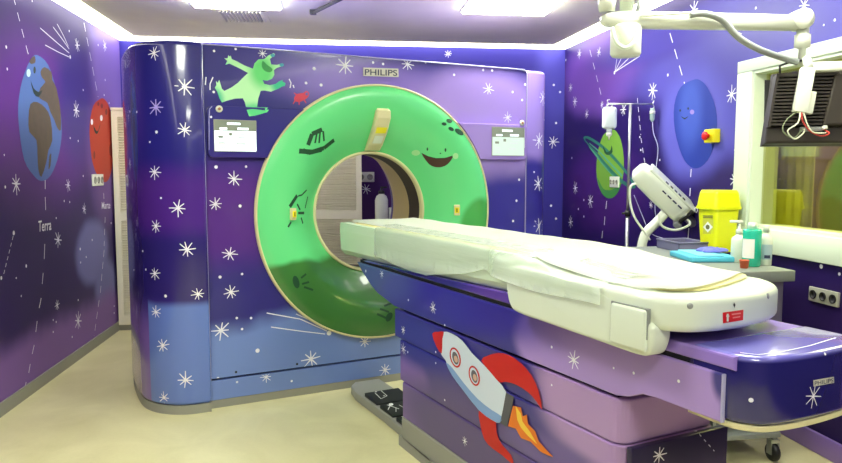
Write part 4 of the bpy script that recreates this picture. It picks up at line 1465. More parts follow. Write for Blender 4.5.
# ------------------------------------------------------------------ foot pedal plate
PO2 = g(.68, .45, 0)
MFP = MGN @ Matrix.Translation(PO2)
fpd = thing('foot_pedal_unit', MFP, 'grey floor plate with three black foot pedals between the scanner and its table', 'foot pedals')
k = MB(MGN)
pp_ = [(.835, .03), (.72, .07), (.665, .16), (.69, .5), (.72, .95), (.725, 1.6), (.725, 1.6)]
ppl = [(1.02, .06), (.86, .06), (.81, .12), (.787, .24), (.787, .66), (.777, .96), (1.02, .96)]
k.prism(M_GREYP, [(a, -b_) for a, b_ in [(.777, .96), (.716, 1.32), (.708, 1.9), (.722, 1.9), (.727, .97), (.727, .96)]], 0, .05)
k.prism(M_GREYP, [(a, -b_) for a, b_ in ppl], 0, .052, bev=.006, seg=2)
for f in k.bm.faces: f.smooth = False
bmesh.ops.translate(k.bm, verts=k.bm.verts, vec=-PO2); k.build('floor_plate', parent=fpd)
M_ICON = mat('white_icon_print', (235, 235, 235), .5)
for i, (t0, t1) in enumerate(((.345, .52), (.57, .735), (.785, .93))):
    k = MB(MGN)
    u0 = .803 - .004 * i
    k.prism(M_DARK, [(-t0, .05), (-t1, .05), (-t1, .060), (-t0, .072)], u0, 1.02, axis='x', bev=.004, seg=2)
    for f in k.bm.faces: f.smooth = False
    k.bake()
    px, py = [(382, 396), (393, 408), (404, 418)][i]
    if i == 0:
        k.line([(373, 391), (379, 389), (387, 396), (381, 399), (373, 391)], .8, M_ICON); k.dot(376, 392, 1, M_ICON); k.dot(384, 396, 1, M_ICON)
    elif i == 1:
        k.line([(387, 405), (399, 409)], 1.2, M_ICON); k.line([(390, 406), (388, 410)], .8, M_ICON); k.line([(396, 408), (396, 412)], .8, M_ICON); k.poly(ell(391, 404.5, 2.4, 1.4, 10), M_ICON, .001); k.line([(399, 405), (404, 408)], .8, M_ICON)
    else:
        k.line([(400, 416), (406, 418)], 1.2, M_ICON); k.line([(403, 417), (402, 421)], .8, M_ICON); k.poly(ell(404.5, 415.5, 2, 1.2, 10), M_ICON, .001)
    bmesh.ops.translate(k.bm, verts=k.bm.verts, vec=-PO2); k.build('pedal', parent=fpd)

# ------------------------------------------------------------------ things behind the scanner, seen through the bore
hb = MBK.inverted() @ on_plane(365.5, 177, LW1, Vector((dB.y, -dB.x, 0)))
socket_plate(MBK @ Matrix.Translation((hb.x, 0, hb.z)), .16, .09, 2, 'white double socket plate on the wall seen through the bore')
q0 = MBK.inverted() @ on_plane(383, 226, LW1, Vector((dB.y, -dB.x, 0)))
MS = MBK @ Matrix.Translation((q0.x + .15, -.02, 0))
sh = thing('side_counter', MS, 'small grey counter against the wall seen through the bore', 'counter')
k = MB(MS); k.box(mat('grey_counter', (120, 116, 110), .5), -.24, .45, -.36, 0, .80, .835, .004); k.build('worktop', parent=sh)
k = MB(MS); k.box(M_GREYM, -.22, .43, -.33, 0, .03, .80); k.build('cabinet_body', parent=sh)
for x0_, x1_ in ((-.215, .10), (.11, .425)):
    k = MB(MS); k.box(M_PLAST, x0_, x1_, -.348, -.33, .05, .79, .003); dd_ = k.build('door', parent=sh)
    k = MB(MS); k.box(M_METAL, x1_ - .05, x1_ - .04, -.365, -.348, .6, .7); k.build('handle', parent=dd_)
cB = on_plane(385, 226, MS @ Vector((0, -.18, 0)), Vector((dB.y, -dB.x, 0)))
Mb1 = Matrix.Translation((cB.x - .03, cB.y, .835))
r_ = thing('soap_dispenser', Mb1, 'white pump bottle with a black collar standing on the counter behind the bore', 'bottle')
k = MB(Mb1); k.lathe(M_WHITE, [(.055, 0), (.058, .01), (.058, .25), (.045, .285), (.025, .30), (.025, .31)], (0, 0, 0), 'z', 24); k.build('bottle_body', parent=r_)
k = MB(Mb1); k.lathe(M_DARK, [(.028, .305), (.028, .33), (.01, .335), (.01, .36)], (0, 0, 0), 'z', 16); k.box(M_DARK, -.012, .05, -.01, .01, .355, .37, .003); k.build('pump_head', parent=r_)
Mb2 = Matrix.Translation((cB.x + .088, cB.y + .035, .835))
r_ = thing('paper_roll', Mb2, 'white paper roll standing beside the pump bottle behind the bore', 'paper roll')
k = MB(Mb2); k.lathe(M_PAPER, [(.02, 0), (.058, 0), (.058, .18), (.02, .18), (.02, 0)], (0, 0, 0), 'z', 28, close=False); k.build('paper', parent=r_)
k = MB(Mb2); k.lathe(M_CREAM, [(.0198, .001), (.0198, .179), (.017, .179), (.017, .001), (.0198, .001)], (0, 0, 0), 'z', 20, close=False); k.build('core', parent=r_)

# ------------------------------------------------------------------ trolley and what stands on it
TR0 = Vector((1.685, 3.12, 0)); TL = 1.04; TWd = .37
MTR = frame(TR0, dR)      # local X away along the wall, local Y to the left (away from the wall)
tz = .90
tro = thing('supply_trolley', MTR, 'grey steel trolley on castors behind the scanner table beside the window wall', 'trolley')
M_TG = mat('trolley_grey', (140, 146, 142), .4, metal=.2)
k = MB(MTR); k.box(M_TG, 0, TL, 0, TWd, tz - .05, tz, .004); k.build('top_shelf', parent=tro)
k = MB(MTR); k.box(mat('trolley_body_grey', (104, 98, 122), .4), .035, TL - .04, .03, TWd - .03, .30, tz - .05, .005); k.build('cabinet_body', parent=tro)
for j in range(3):
    z0_ = .31 + j * .175
    k = MB(MTR); k.box(M_PLAST, .06, TL - .06, TWd - .03, TWd - .012, z0_, z0_ + .165, .004); dr_ = k.build('drawer', parent=tro)
    k = MB(MTR); k.box(M_METAL, TL / 2 - .12, TL / 2 + .12, TWd - .012, TWd + .008, z0_ + .11, z0_ + .125, .002); k.build('handle', parent=dr_)
k = MB(MTR); k.box(M_TG, .02, TL - .02, .02, TWd - .02, .12, .145, .004); k.build('bottom_shelf', parent=tro)
for x in (.045, TL - .045):
    for y in (.04, TWd - .04):
        k = MB(MTR); k.box(M_TG, x - .012, x + .012, y - .012, y + .012, .1, .32); k.build('leg', parent=tro)
        k = MB(MTR)
        k.lathe(M_DARK, [(.012, -.014), (.038, -.014), (.043, -.008), (.043, .008), (.038, .014), (.012, .014)], (x, y, .043), 'y', 22)
        cs_ = k.build('castor', parent=tro)
        k = MB(MTR); k.box(M_METAL, x - .016, x + .016, y - .022, y - .016, .035, .10); k.box(M_METAL, x - .016, x + .016, y + .016, y + .022, .035, .10); k.box(M_METAL, x - .016, x + .016, y - .022, y + .022, .088, .105); k.build('castor_fork', parent=cs_)


def bottle(name, px, pyb, r, h, prof, m, label, cat='bottle', z=tz, parts=()):
    c = at_z(px, pyb, z)
    Mx = Matrix.Translation((c.x, c.y, z))
    ro = thing(name, Mx, label, cat)
    k_ = MB(Mx)
    k_.lathe(m, [(a * r, b_ * h) for a, b_ in prof], (0, 0, 0), 'z', 28)
    k_.build('bottle_body', parent=ro)
    return ro, Mx


BP = [(.9, 0), (1, .02), (1, .72), (.9, .80), (.45, .88), (.38, .9), (.38, .93)]
# teal bottle
M_TEAL = mat('teal_liquid_plastic', (40, 196, 162), .25, coat=.3)
ro, Mx = bottle('disinfectant_bottle', 751, 266, .041, .175, [(.9, 0), (1, .03), (1, .94), (.92, 1.0), (.5, 1.0)], M_TEAL, 'teal bottle of disinfectant with a white cap between two white bottles on the trolley')
k = MB(Mx); k.lathe(M_WHITE, [(.022, .175), (.022, .20), (.018, .205), (0, .205)], (0, 0, 0), 'z', 20); k.build('cap', parent=ro)
k = MB(Mx); k.lathe(M_PAPER, [(.0415, .04), (.0415, .13)], (0, 0, 0), 'z', 20, a0=PI * .95, a1=PI * 1.45, close=False)
k.build('paper_label', parent=ro)
# white bottle with cap
ro, Mx = bottle('spray_bottle', 765, 265, .028, .17, BP, M_WHITE, 'slim white bottle with a printed label, nearest the window on the trolley')
k = MB(Mx); k.lathe(M_WHITE, [(.014, .157), (.014, .185), (.010, .19), (0, .19)], (0, 0, 0), 'z', 16); k.build('cap', parent=ro)
k = MB(Mx); k.lathe(mat('label_pale_blue', (176, 196, 206), .5), [(.0285, .03), (.0285, .10)], (0, 0, 0), 'z', 20, a0=PI * 1.15, a1=PI * 1.85, close=False)
k.lathe(M_LOGOL, [(.0288, .035), (.0288, .05)], (0, 0, 0), 'z', 12, a0=PI * 1.3, a1=PI * 1.6, close=False); k.build('paper_label', parent=ro)
# pump dispenser
ro, Mx = bottle('soap_dispenser', 738, 262, .035, .15, BP, M_WHITE, 'white pump dispenser left of the teal bottle on the trolley')
k = MB(Mx); k.lathe(M_WHITE, [(.015, .139), (.015, .16), (.005, .162), (.005, .195)], (0, 0, 0), 'z', 16); k.box(M_WHITE, -.045, .014, -.009, .009, .193, .206, .003); k.build('pump_head', parent=ro)
# sharps bin
c = at_z(717, 251, tz)
MS2 = Matrix.Translation((c.x, c.y, tz)) @ Matrix.Rotation(math.atan2(dR.y, dR.x) - PI / 2 + .12, 4, 'Z')
sb = thing('sharps_container', MS2, 'tall yellow sharps container with a hazard label on the trolley', 'waste container')
M_SH = mat('sharps_yellow', (228, 232, 20), .35, coat=.2)
def taperbox(k_, m, s0, s1, z0_, z1_, r=.02):
    def rp(w, d, z):
        pts = []
        for (cx, cy, a0) in ((w - r, d - r, 0), (-w + r, d - r, PI / 2), (-w + r, -d + r, PI), (w - r, -d + r, 1.5 * PI)):
            for i in range(5):
                a = a0 + PI / 2 * i / 4
                pts.append((cx + r * math.cos(a), cy + r * math.sin(a), z))
        return pts
    loft(k_, m, [rp(s0[0], s0[1], z0_), rp(s1[0], s1[1], z1_)], smooth=False)
k = MB(MS2); taperbox(k, M_SH, (.068, .064), (.082, .076), .0, .235); k.build('container_body', parent=sb)
k = MB(MS2); taperbox(k, M_SH, (.092, .085), (.092, .085), .235, .25); taperbox(k, M_SH, (.088, .082), (.080, .072), .25, .325); taperbox(k, M_SH, (.080, .072), (.074, .066), .325, .34); k.build('lid', parent=sb)
lz = MB(MS2); lz.bm.free(); lz.bm = bmesh.new()
taperbox(lz, M_SH, (.068, .064), (.082, .076), .0, .235); lz.bake()
k = MB(MS2)
k.poly([(703, 219), (713.5, 219), (713.5, 234), (703, 234)], mat('label_yellow_green', (206, 206, 70), .5), .001, src=lz)
k.poly([(708, 221.5), (713, 227), (708, 232.5), (703.3, 227)], M_PAPER, .0018, src=lz)
k.poly(ell(708, 227, 2.0, 2.4, 12), mat('label_grey_ink', (110, 110, 70), .5), .0024, src=lz)
for yy in (215.5, 217.3):
    k.poly([(703.3, yy), (713, yy), (713, yy + .9), (703.3, yy + .9)], MATS['label_grey_ink'], .0018, src=lz)
k.build('hazard_label', parent=sb)
lz.bm.free()
# blue package, gloves, orange cup
c = at_z(703, 259, tz)
Mx = Matrix.Translation((c.x, c.y, tz)) @ Matrix.Rotation(math.atan2(dR.y, dR.x) - .15, 4, 'Z')
k = MB(Mx); k.box(mat('cyan_pack', (84, 186, 216), .5), -.14, .14, -.12, .12, 0, .028, .008); k.box(mat('cyan_pack_flap', (120, 206, 228), .5), -.13, .13, -.05, .08, .028, .034, .003)
k.build('wipes_pack', label='flat light blue pack lying on the trolley', category='pack')
c = at_z(705, 252, tz + .028)
Mx = Matrix.Translation((c.x + .02, c.y - .03, tz + .0345))
k = MB(Mx)
t = bmesh.new(); bmesh.ops.create_icosphere(t, subdivisions=3, radius=1)
for v in t.verts:
    a = math.atan2(v.co.y, v.co.x)
    f_ = 1 + .18 * math.sin(3 * a + 1) + .1 * math.sin(5 * a) + .06 * math.sin(9 * v.co.x)
    v.co = Vector((v.co.x * .075 * f_, v.co.y * .05 * f_, max(v.co.z, -.0) * .022 * (1 + .3 * math.sin(7 * a))))
k.join(t, mat('violet_nitrile', (104, 110, 214), .4), smooth=True)
k.build('glove', label='crumpled violet glove lying on the light blue pack', category='glove')
c = at_z(682, 249.5, tz)
Mx = Matrix.Translation((c.x, c.y, tz)) @ Matrix.Rotation(math.atan2(dR.y, dR.x), 4, 'Z')
tr_ = thing('instrument_tray', Mx, 'shallow grey tray on the far end of the trolley beside the injector', 'tray')
k = MB(Mx)
for a in [(-.12, .12, -.09, .09, 0, .006), (-.12, -.114, -.09, .09, 0, .05), (.114, .12, -.09, .09, 0, .05), (-.12, .12, -.09, -.084, 0, .05), (-.12, .12, .084, .09, 0, .05)]:
    k.box(mat('tray_slate', (112, 110, 140), .4), *a)
k.build('tray_body', parent=tr_)
k = MB(Mx); k.tube(MATS['tray_slate'], [(-.122, -.09, .05), (.122, -.09, .05), (.122, .09, .05), (-.122, .09, .05), (-.122, -.09, .05)], .005, 8); k.build('rim', parent=tr_)
c = at_z(744, 268, tz)
Mx = Matrix.Translation((c.x, c.y, tz))
k = MB(Mx); k.lathe(mat('orange_plastic', (206, 96, 60), .5), [(.017, 0), (.021, .035), (.023, .036), (.021, .038), (.019, .037), (.015, .004), (0, .004)], (0, 0, 0), 'z', 24)
k.build('specimen_cup', label='small orange cup in front of the teal bottle', category='cup')

# ------------------------------------------------------------------ drip stand
DY = 4.85
b0 = at_y(628, 200, DY)
zt_ = at_y(628, 104, DY).z
MI = Matrix.Translation((b0.x, DY, 0))
iv = thing('drip_stand', MI, 'steel drip stand with a cross bar of hooks in front of the painted Saturn', 'drip stand')
k = MB(MI); k.tube(M_METAL, [(0, 0, .1), (0, 0, 1.05)], .0135, 14); k.build('lower_tube', parent=iv)
k = MB(MI); k.tube(M_METAL, [(0, 0, 1.0), (0, 0, zt_)], .0105, 14); k.build('upper_tube', parent=iv)
k = MB(MI); k.lathe(M_DARK, [(.02, 1.03), (.02, 1.07)], (0, 0, 0), 'z', 16); k.tube(M_DARK, [(0, 0, 1.05), (-.04, 0, 1.05)], .008, 8); k.build('clamp', parent=iv)
k = MB(MI)
hw = .15
k.tube(M_METAL, [(-hw, 0, zt_), (hw, 0, zt_)], .006, 10)
k.build('cross_bar', parent=iv)
for s in (-1, 1):
    k = MB(MI); k.tube(M_METAL, [(s * hw, 0, zt_), (s * (hw + .012), 0, zt_ - .02), (s * (hw + .0), 0, zt_ - .035), (s * (hw - .014), 0, zt_ - .028)], .0035, 8, sub=4)
    k.tube(M_METAL, [(s * hw, 0, zt_), (s * (hw + .01), 0, zt_ + .022), (s * (hw - .008), 0, zt_ + .03)], .0035, 8, sub=4)
    k.build('hook', parent=iv)
for i in range(5):
    a = 2 * PI * i / 5 + .4
    k = MB(MI); k.tube(M_METAL, [(0, 0, .12), (.10 * math.cos(a), .10 * math.sin(a), .10), (.165 * math.cos(a), .165 * math.sin(a), .075)], .011, 8)
    lg = k.build('leg', parent=iv)
    k = MB(MI); k.lathe(M_DARK, [(.008, -.01), (.026, -.01), (.026, .01), (.008, .01)], (.165 * math.cos(a), .165 * math.sin(a), .032), 'y', 16); k.tube(M_METAL, [(.165 * math.cos(a), .165 * math.sin(a), .032), (.165 * math.cos(a), .165 * math.sin(a), .08)], .007, 8); k.build('castor', parent=lg)
# drip bottle left
cL = at_y(609.3, 125, DY - .0)
Mx = Matrix.Translation((cL.x, DY, 0))
zb0, zb1 = at_y(609, 137, DY).z, at_y(609, 107, DY).z
ro = thing('drip_bottle', Mx @ Matrix.Translation((0, 0, zb0)), 'white squared drip bottle hanging on the left hook of the drip stand', 'drip bottle')
Mq = Mx @ Matrix.Translation((0, 0, zb0))
k = MB(Mq); hh_ = zb1 - zb0
M_BAG = mat('milky_bottle', (226, 236, 240), .25, coat=.3)
k.box(M_BAG, -.048, .048, -.03, .03, .055, hh_, .02, 4); k.lathe(M_BAG, [(.018, .06), (.018, .03), (.012, .028)], (0, 0, 0), 'z', 16)
k.build('bottle_body', parent=ro)
k = MB(Mq); k.lathe(M_WHITE, [(.02, .03), (.02, .012), (.006, .0), (.004, -.02)], (0, 0, 0), 'z', 16); k.build('stopper', parent=ro)
k = MB(Mq); k.tube(M_WHITE, [(-.02, 0, hh_ - .005), (-.02, 0, hh_ + .02), (0, 0, zt_ - .04 - zb0 + .004), (.02, 0, hh_ + .02), (.02, 0, hh_ - .005)], .003, 6); k.build('hanger_loop', parent=ro)
# drip chamber right
cL = at_y(652.5, 112, DY)
zq = at_y(652, 122, DY).z
Mq = Matrix.Translation((cL.x, DY, zq))
ro = thing('drip_chamber', Mq, 'small clear drip chamber with thin tubing hanging on the right hook of the drip stand', 'drip chamber')
k = MB(Mq); k.lathe(mat('clear_vial', (190, 214, 206), .15, trans=.3), [(.006, 0), (.017, .02), (.018, .07), (.016, .09), (.006, .095)], (0, 0, 0), 'z', 18); k.build('vial', parent=ro)
k = MB(Mq); k.lathe(M_WHITE, [(.019, .055), (.019, .075)], (0, 0, 0), 'z', 18); k.lathe(M_WHITE, [(.005, .09), (.005, zt_ - .035 - zq)], (0, 0, 0), 'z', 8); k.build('cap', parent=ro)
tb_pts = []
for (px, py) in ((652.5, 122), (653.5, 133), (658, 148), (656, 170), (657, 185), (655, 210), (660, 232), (664, 250)):
    q = at_y(px, py, DY); tb_pts.append(q - Vector((cL.x, DY, zq)))
k = MB(Mq); k.tube(mat('clear_tube', (200, 204, 230), .2), tb_pts, .003, 6, sub=5); k.build('tubing', parent=ro)

# ------------------------------------------------------------------ contrast injector on its stand
IY = 4.42
c = at_y(661, 192, IY)
a0_ = at_y(640, 169, IY); a1_ = at_y(682, 209, IY)
axis_d = (a1_ - a0_).normalized()
b0 = at_y(641, 243, IY)
MJ = Matrix.Translation((b0.x, IY, 0))
inj = thing('contrast_injector', MJ, 'white contrast injector head tilted on a curved arm and floor stand', 'injector')
rot = Matrix.Rotation(-math.atan2(-axis_d.z, axis_d.x) * -1, 4, 'Y')
ang = math.atan2(-axis_d.z, axis_d.x)       # tilt down to the right
HM = Matrix.Translation(Vector((c.x - b0.x, 0, c.z))) @ Matrix.Rotation(ang, 4, 'Y') @ Matrix.Rotation(.5, 4, 'X')
k = MB(MJ)
def sbox(u, w, hgt, n=24, e=.45):
    s = []
    for i in range(n):
        a = 2 * PI * i / n
        s.append((u, w * math.copysign(abs(math.cos(a)) ** e, math.cos(a)), hgt * math.copysign(abs(math.sin(a)) ** e, math.sin(a))))
    return s
hl = (a1_ - a0_).length / 2
M_INJ = mat('injector_white', (228, 234, 218), .35, coat=.3)
loft(k, M_INJ, [sbox(-hl - .03, .035, .035), sbox(-hl - .01, .06, .056), sbox(-hl + .05, .07, .068), sbox(0, .07, .072), sbox(hl - .03, .066, .070), sbox(hl + .01, .064, .066)], mtx=HM)
ih = k.build('injector_head', parent=inj)
k = MB(MJ)
k.box(M_INJ, -hl + .02, hl + .035, -.055, .055, .062, .080, .008, mtx=HM)
for i, x in enumerate((-.03, .01, .045, .08, .115)):
    k.box(M_DARK if i in (1, 4) else M_LOGOL, x - .012, x + .010, -.052, -.03, .079, .0815, mtx=HM)
for i in range(4):
    k.box(M_LOGOL, -.02 + i * .045, .01 + i * .045, -.072, -.066, .03, .038, mtx=HM)
k.build('key_panel', parent=ih)
k = MB(MJ)
for yy in (-.038, .04):
    k.lathe(M_METAL, [(.036, hl + .005), (.036, hl + .02), (.028, hl + .022), (.028, hl + .10), (.010, hl + .115), (.006, hl + .135)], (0, yy, .01), 'x', 18, mtx=HM)
k.box(M_GREYM, hl + .005, hl + .05, -.08, .08, -.08, -.04, .006, mtx=HM)
k.box(M_DARK, hl + .008, hl + .03, -.084, .084, -.035, .07, .006, mtx=HM)
k.build('syringe_mount', parent=ih)
k = MB(MJ)
J = at_y(667, 212, IY) - Vector((b0.x, IY, 0))
pts = [Vector((J.x + .02, .03, J.z + .06)), Vector((J.x, .02, J.z)), at_y(655, 224, IY) - Vector((b0.x, IY, 0)), at_y(645, 235, IY) - Vector((b0.x, IY, 0)), Vector((0, 0, .80)), Vector((0, 0, .55)), Vector((0, 0, .12))]
k.tube(M_INJ, pts, .030, 14, sub=5)
k.build('curved_arm', parent=inj)
k = MB(MJ); k.lathe(M_GREYM, [(.04, .12), (.045, .2), (.04, .3), (.032, .31)], (0, 0, 0), 'z', 18); k.build('base_collar', parent=inj)
for i in range(4):
    a = 2 * PI * i / 4 + .6
    k = MB(MJ); k.tube(M_GREYM, [(0, 0, .15), (.12 * math.cos(a), .12 * math.sin(a), .11), (.17 * math.cos(a), .17 * math.sin(a), .08)], .018, 8); lg = k.build('leg', parent=inj)
    k = MB(MJ); k.lathe(M_DARK, [(.008, -.012), (.03, -.012), (.03, .012), (.008, .012)], (.17 * math.cos(a), .17 * math.sin(a), .034), 'y', 16); k.build('castor', parent=lg)
k = MB(MJ)
def rel(px, py, y): return at_y(px, py, y) - Vector((b0.x, IY, 0))
k.tube(M_INJ, [rel(640, 183, IY - .02), rel(631, 186, IY - .02), rel(630, 200, IY - .02), rel(634, 216, IY - .03), rel(643, 230, IY - .03), rel(650, 240, IY - .02)], .0075, 8, sub=6)
k.tube(M_INJ, [rel(659, 214, IY - .10), rel(662, 226, IY - .10), rel(676, 230, IY - .10), rel(690, 224, IY - .08), rel(684, 217, IY - .06)], .008, 8, sub=6)
k.tube(MATS['clear_tube'], [rel(634, 195, IY + .1), rel(642, 215, IY + .1), rel(650, 232, IY + .08), rel(662, 238, IY + .06), rel(684, 243, IY)], .0025, 6, sub=6)
k.build('hose', parent=inj)

# ------------------------------------------------------------------ ceiling arm with monitor
AY = 2.75
def A_(px, py, y=AY): return at_y(px, py, y)
cA = A_(626, 30)
MA = Matrix.Translation((cA.x, AY, H))
arm = thing('jointed_support_arm', MA, 'white jointed ceiling arm reaching across the top of the room to the hanging monitor', 'support arm')
def ra(px, py, dy=0.0):
    return A_(px, py, AY + dy) - Vector((cA.x, AY, H))
k = MB(MA); k.lathe(M_WHITE, [(.11, 0), (.11, -.03), (.09, -.045), (0.05, -.05)], (0, 0, 0), 'z', 28); k.build('ceiling_flange', parent=arm)
k = MB(MA); k.lathe(M_TRIM, [(.026, -.04), (.026, ra(626, 14).z)], (0, 0, 0), 'z', 18); k.build('drop_tube', parent=arm)
k = MB(MA)
zc_ = ra(626, 28).z; zd_ = ra(626, 57).z
k.lathe(M_WHITE, [(.02, zd_), (.052, zd_ + .002), (.058, zd_ + .012), (.058, zc_), (.05, zc_ + .01)], (0, 0, 0), 'z', 24)
k.build('bearing_housing', parent=arm)
# horizontal arm: tapered box
k = MB(MA)
L0, L1 = ra(606, 20), ra(802, 23)
def asec(x, hz, hy, z):
    s = []
    for i in range(16):
        a = 2 * PI * i / 16
        s.append((x, hy * math.copysign(abs(math.cos(a)) ** .5, math.cos(a)), z + hz * math.copysign(abs(math.sin(a)) ** .5, math.sin(a))))
    return s
loft(k, M_WHITE, [asec(L0.x - .02, .012, .015, L0.z), asec(L0.x, .024, .03, L0.z), asec(L0.x + .08, .031, .035, L0.z), asec((L0.x + L1.x) / 2, .030, .032, (L0.z + L1.z) / 2), asec(L1.x - .02, .028, .03, L1.z)])
ab_ = k.build('spring_arm', parent=arm)
k = MB(MA)
kz = ra(800, 20)
k.lathe(M_WHITE, [(.02, -.04), (.038, -.036), (.038, .036), (.02, .04)], (kz.x, 0, kz.z), 'y', 24); k.build('elbow', parent=arm)
k = MB(MA)
k.lathe(M_WHITE, [(.022, ra(802, 20).z), (.022, ra(802, 34).z), (.029, ra(802, 35).z), (.029, ra(802, 47).z), (.018, ra(802, 48).z), (.013, ra(802, 49).z), (.013, ra(802, 64).z)], (ra(803, 30).x, 0, 0), 'z', 20)
k.build('drop_joint', parent=arm)
k = MB(MA)
k.lathe(M_WHITE, [(.03, ra(607, 12).z), (.034, ra(607, 2).z), (.03, ra(607, -8).z), (.012, ra(607, -14).z)], (ra(607, 5).x, 0, 0), 'z', 20); k.build('joint_knob', parent=arm)
k = MB(MA)
k.tube(M_GREYM, [ra(690, 15, -.05), ra(705, 14, -.05), ra(722, 20, -.05), ra(738, 37, -.05), ra(758, 49, -.05), ra(780, 57, -.04), ra(797, 62, -.02)], .0125, 10, sub=6)
k.tube(M_TRIM, [ra(612, 28, -.05), ra(616, 42, -.075), ra(625, 48, -.08), ra(634, 42, -.075), ra(638, 28, -.05)], .008, 10, sub=6)
k.tube(M_GREYM, [ra(640, -8, -.0), ra(639, 5, -.02), ra(637, 12, -.02)], .008, 10, sub=4)
k.tube(M_WHITE, [ra(640, 16, -.04), ra(690, 13, -.05), ra(700, 15, -.05)], .005, 8, sub=4)
k.build('cable', parent=arm)

# monitor hanging from the arm, seen from behind
cM = A_(806, 106)
MM = Matrix.Translation((cM.x, AY, cM.z)) @ Matrix.Rotation(math.radians(-14), 4, 'Z') @ Matrix.Rotation(math.radians(-6), 4, 'X')
mon = thing('hanging_monitor', MM, 'dark brown monitor seen from behind, hanging from the ceiling arm before the window', 'monitor')
M_BR = mat('brown_black_plastic', (46, 39, 31), .5)
k = MB(MM)
k.prism(M_BR, [(-.150, -.150), (.185, -.150), (.195, .135), (-.115, .135)], .02, .065, axis='y', bev=.008, seg=2)
k.prism(M_BR, [(-.150, -.148), (.180, -.148), (.180, -.085), (-.145, -.085)], -.03, .03, axis='y', bev=.008, seg=2)
mh = k.build('monitor_housing', parent=mon)
k = MB(MM)
# slatted back, slats are part of the one grille
k.prism(M_BR, [(.045, -.085), (.175, -.085), (.19, .112), (.085, .112)], -.052, .03, axis='y', bev=.008, seg=2)
k.prism(M_BR, [(-.14, -.085), (.06, -.085), (.10, .115), (-.11, .115)], -.010, .03, axis='y')
for i in range(15):
    z = -.077 + i * .0133
    f_ = (z + .085) / .2
    k.box(M_BR, -.14 + .03 * f_, .055 + .04 * f_, -.044, -.005, z - .0036, z + .0036)
k.prism(M_BR, [(-.146, -.087), (-.136, -.087), (-.106, .118), (-.116, .118)], -.046, .02, axis='y')
k.prism(M_BR, [(-.116, .108), (.10, .108), (.10, .12), (-.116, .12)], -.046, .02, axis='y')
k.build('back_grille', parent=mon)
k = MB(MM); k.box(M_DARK, -.135, .15, .064, .068, -.11, .12); k.build('screen', parent=mon)
k = MB(MM)
t_ = Matrix.Translation((-.025, -.07, .045)) @ Matrix.Rotation(math.radians(9), 4, 'Y')
k.box(M_WHITE, -.028, .022, -.018, .016, -.085, .085, .003, mtx=t_)
k.box(M_WHITE, .018, .042, -.010, .02, -.085, .0, .003, mtx=t_)
k.build('mounting_bracket', parent=mon)
k = MB(MM); k.box(M_WHITE, -.01, .115, -.07, -.03, .118, .155, .006); k.build('bracket_box', parent=mon)
k = MB(MM); k.tube(M_WHITE, [(-.012, -.07, .13), (-.012, -.05, .165), (-.012, -.02, .175)], .016, 12); k.build('swivel', parent=mon)
k = MB(MM); k.tube(M_DARK, [(-.10, -.03, .10), (-.105, -.04, .15), (-.06, -.04, .168), (-.03, -.05, .165)], .005, 8); k.build('handle', parent=mon)
MW_ = [mat('wire_red', (190, 60, 50), .5), mat('wire_white', (214, 220, 190), .5), mat('wire_green_grey', (120, 130, 96), .5)]
for i, (w_m, pts) in enumerate([(MW_[2], [(-.045, -.08, -.03), (-.09, -.085, -.07), (-.10, -.085, -.11), (-.06, -.08, -.135), (-.03, -.07, -.10)]),
                               (MW_[1], [(-.04, -.08, -.03), (-.05, -.09, -.08), (-.085, -.09, -.11), (-.06, -.085, -.14), (-.03, -.08, -.12), (-.02, -.06, -.10)]),
                               (MW_[0], [(-.035, -.08, -.03), (-.035, -.09, -.07), (-.01, -.09, -.11), (.03, -.085, -.13), (.06, -.08, -.12), (.055, -.04, -.10)]),
                               (MW_[1], [(-.032, -.08, -.03), (-.02, -.09, -.08), (.0, -.09, -.115), (.04, -.085, -.12), (.06, -.04, -.11)])]):
    k = MB(MM); k.tube(w_m, pts, .0028, 7, sub=5); k.build('wire', parent=mon)
k = MB(MM); k.box(M_GREYM, -.03, .05, -.045, -.028, -.105, -.088, .003); k.box(M_WHITE, .045, .062, -.055, -.03, -.10, -.085, .003); k.build('connector', parent=mon)

# ------------------------------------------------------------------ ceiling fittings
M_LED = mat('panel_diffuser', (252, 255, 240), .5, emit=20.0)


def panel(cx, cy, wx, wy, label, group='square ceiling light panels'):
    Mx = Matrix.Translation((cx, cy, H)) @ Matrix.Rotation(math.atan2(dB.y, dB.x), 4, 'Z')
    ro = thing('ceiling_light', Mx, label, 'ceiling light', group)
    k_ = MB(Mx)
    for a in [(-wx / 2, wx / 2, -wy / 2, -wy / 2 + .012), (-wx / 2, wx / 2, wy / 2 - .012, wy / 2), (-wx / 2, -wx / 2 + .012, -wy / 2, wy / 2), (wx / 2 - .012, wx / 2, -wy / 2, wy / 2)]:
        k_.box(M_TRIM, *a, -.008, -.0005)
    k_.build('light_frame', parent=ro)
    k_ = MB(Mx); k_.box(M_LED, -wx / 2 + .012, wx / 2 - .012, -wy / 2 + .012, wy / 2 - .012, -.022, -.001, .006); k_.build('diffuser', parent=ro)


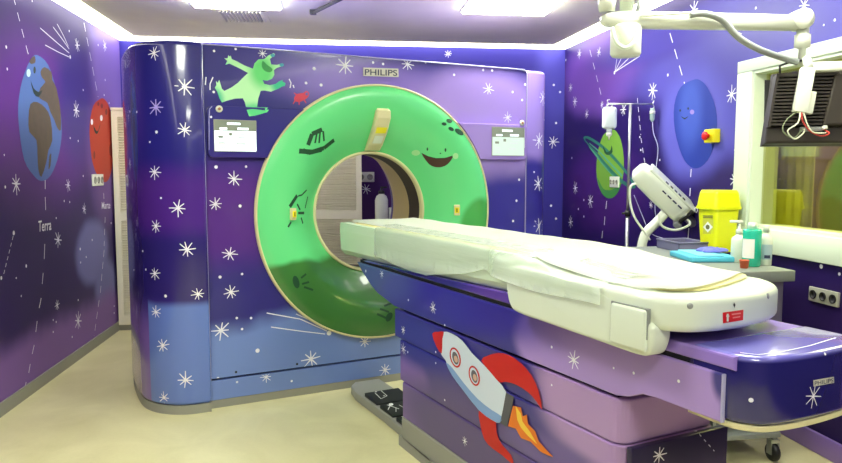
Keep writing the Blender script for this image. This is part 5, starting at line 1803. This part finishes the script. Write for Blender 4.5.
panel(-1.22, 4.62, .60, .62, 'square light panel in the ceiling nearest the painted Earth wall')
panel(.62, 4.80, .62, .62, 'square light panel in the ceiling left of the ceiling arm')
panel(-.95, 2.3, .6, .6, 'square light panel overhead to the left of the camera')
panel(1.15, 2.6, .6, .6, 'square light panel directly above the scanner table')
panel(.6, .2, .6, .6, 'square light panel over the camera')
q = at_z(243, 15.5, H)
Mx = Matrix.Translation((q.x, q.y, H)) @ Matrix.Rotation(math.atan2(dB.y, dB.x), 4, 'Z')
ro = thing('air_vent', Mx, 'square grilled air vent in the ceiling beside the left light panel', 'vent')
k = MB(Mx)
for a in [(-.18, .18, -.20, -.17), (-.18, .18, .17, .20), (-.18, -.15, -.2, .2), (.15, .18, -.2, .2)]: k.box(M_CEIL, *a, -.008, -.0005)
k.build('vent_frame', parent=ro)
k = MB(Mx)
for i in range(12):
    x = -.14 + i * .0255
    k.box(M_CEIL, -.004, .004, -.17, .17, -.009, .009, mtx=Matrix.Translation((x, 0, -.01)) @ Matrix.Rotation(.6, 4, 'Y'))
k.build('vent_louvers', parent=ro)
k = MB(Mx); k.box(mat('vent_dark', (96, 98, 92), .7), -.15, .15, -.17, .17, -.004, -.001); k.build('vent_backing', parent=ro)
q0 = at_z(313, 13, H - .02); q1 = at_z(345, -3, H - .02)
k = MB()
k.tube(mat('rail_grey', (96, 98, 90), .5), [q0, q1], .012, 8)
k.box(MATS['rail_grey'], q0.x - .02, q0.x + .02, q0.y - .02, q0.y + .02, H - .03, H)
k.build('ceiling_rail', label='short thin grey rail fixed to the ceiling between the two light panels', category='rail', at=(q0.x, q0.y, H))
k = None

# ------------------------------------------------------------------ added light for the control room
def area(name, loc, sx, sy, power, col=(1, .98, .94), rot=(0, 0, 0)):
    l = bpy.data.lights.new(name, 'AREA'); l.shape = 'RECTANGLE'; l.size = sx; l.size_y = sy; l.energy = power; l.color = col
    o_ = bpy.data.objects.new(name, l); COL.objects.link(o_); o_.location = loc; o_.rotation_euler = rot
    return o_


q = MR @ Vector((WX0 + .6, 1.2, H - .06))
area('control_room_fill', q, .6, .6, 34, (1, .95, .8), (0, 0, MR.to_euler().z))  # unseen light added to brighten what shows through the glass

w = bpy.data.worlds.new('world'); SC.world = w; w.use_nodes = True
w.node_tree.nodes['Background'].inputs['Color'].default_value = (.55, .6, .75, 1)
w.node_tree.nodes['Background'].inputs['Strength'].default_value = .15

vs = SC.view_settings
vs.view_transform = 'Standard'
vs.look = 'None'
vs.exposure = 0.9
vs.gamma = 1.0
vs.use_curve_mapping = False
SC.display_settings.display_device = 'sRGB'
SC.cycles.max_bounces = 8
SC.cycles.use_denoising = True
SC.cycles.sample_clamp_indirect = 6
bpy.context.view_layer.update()
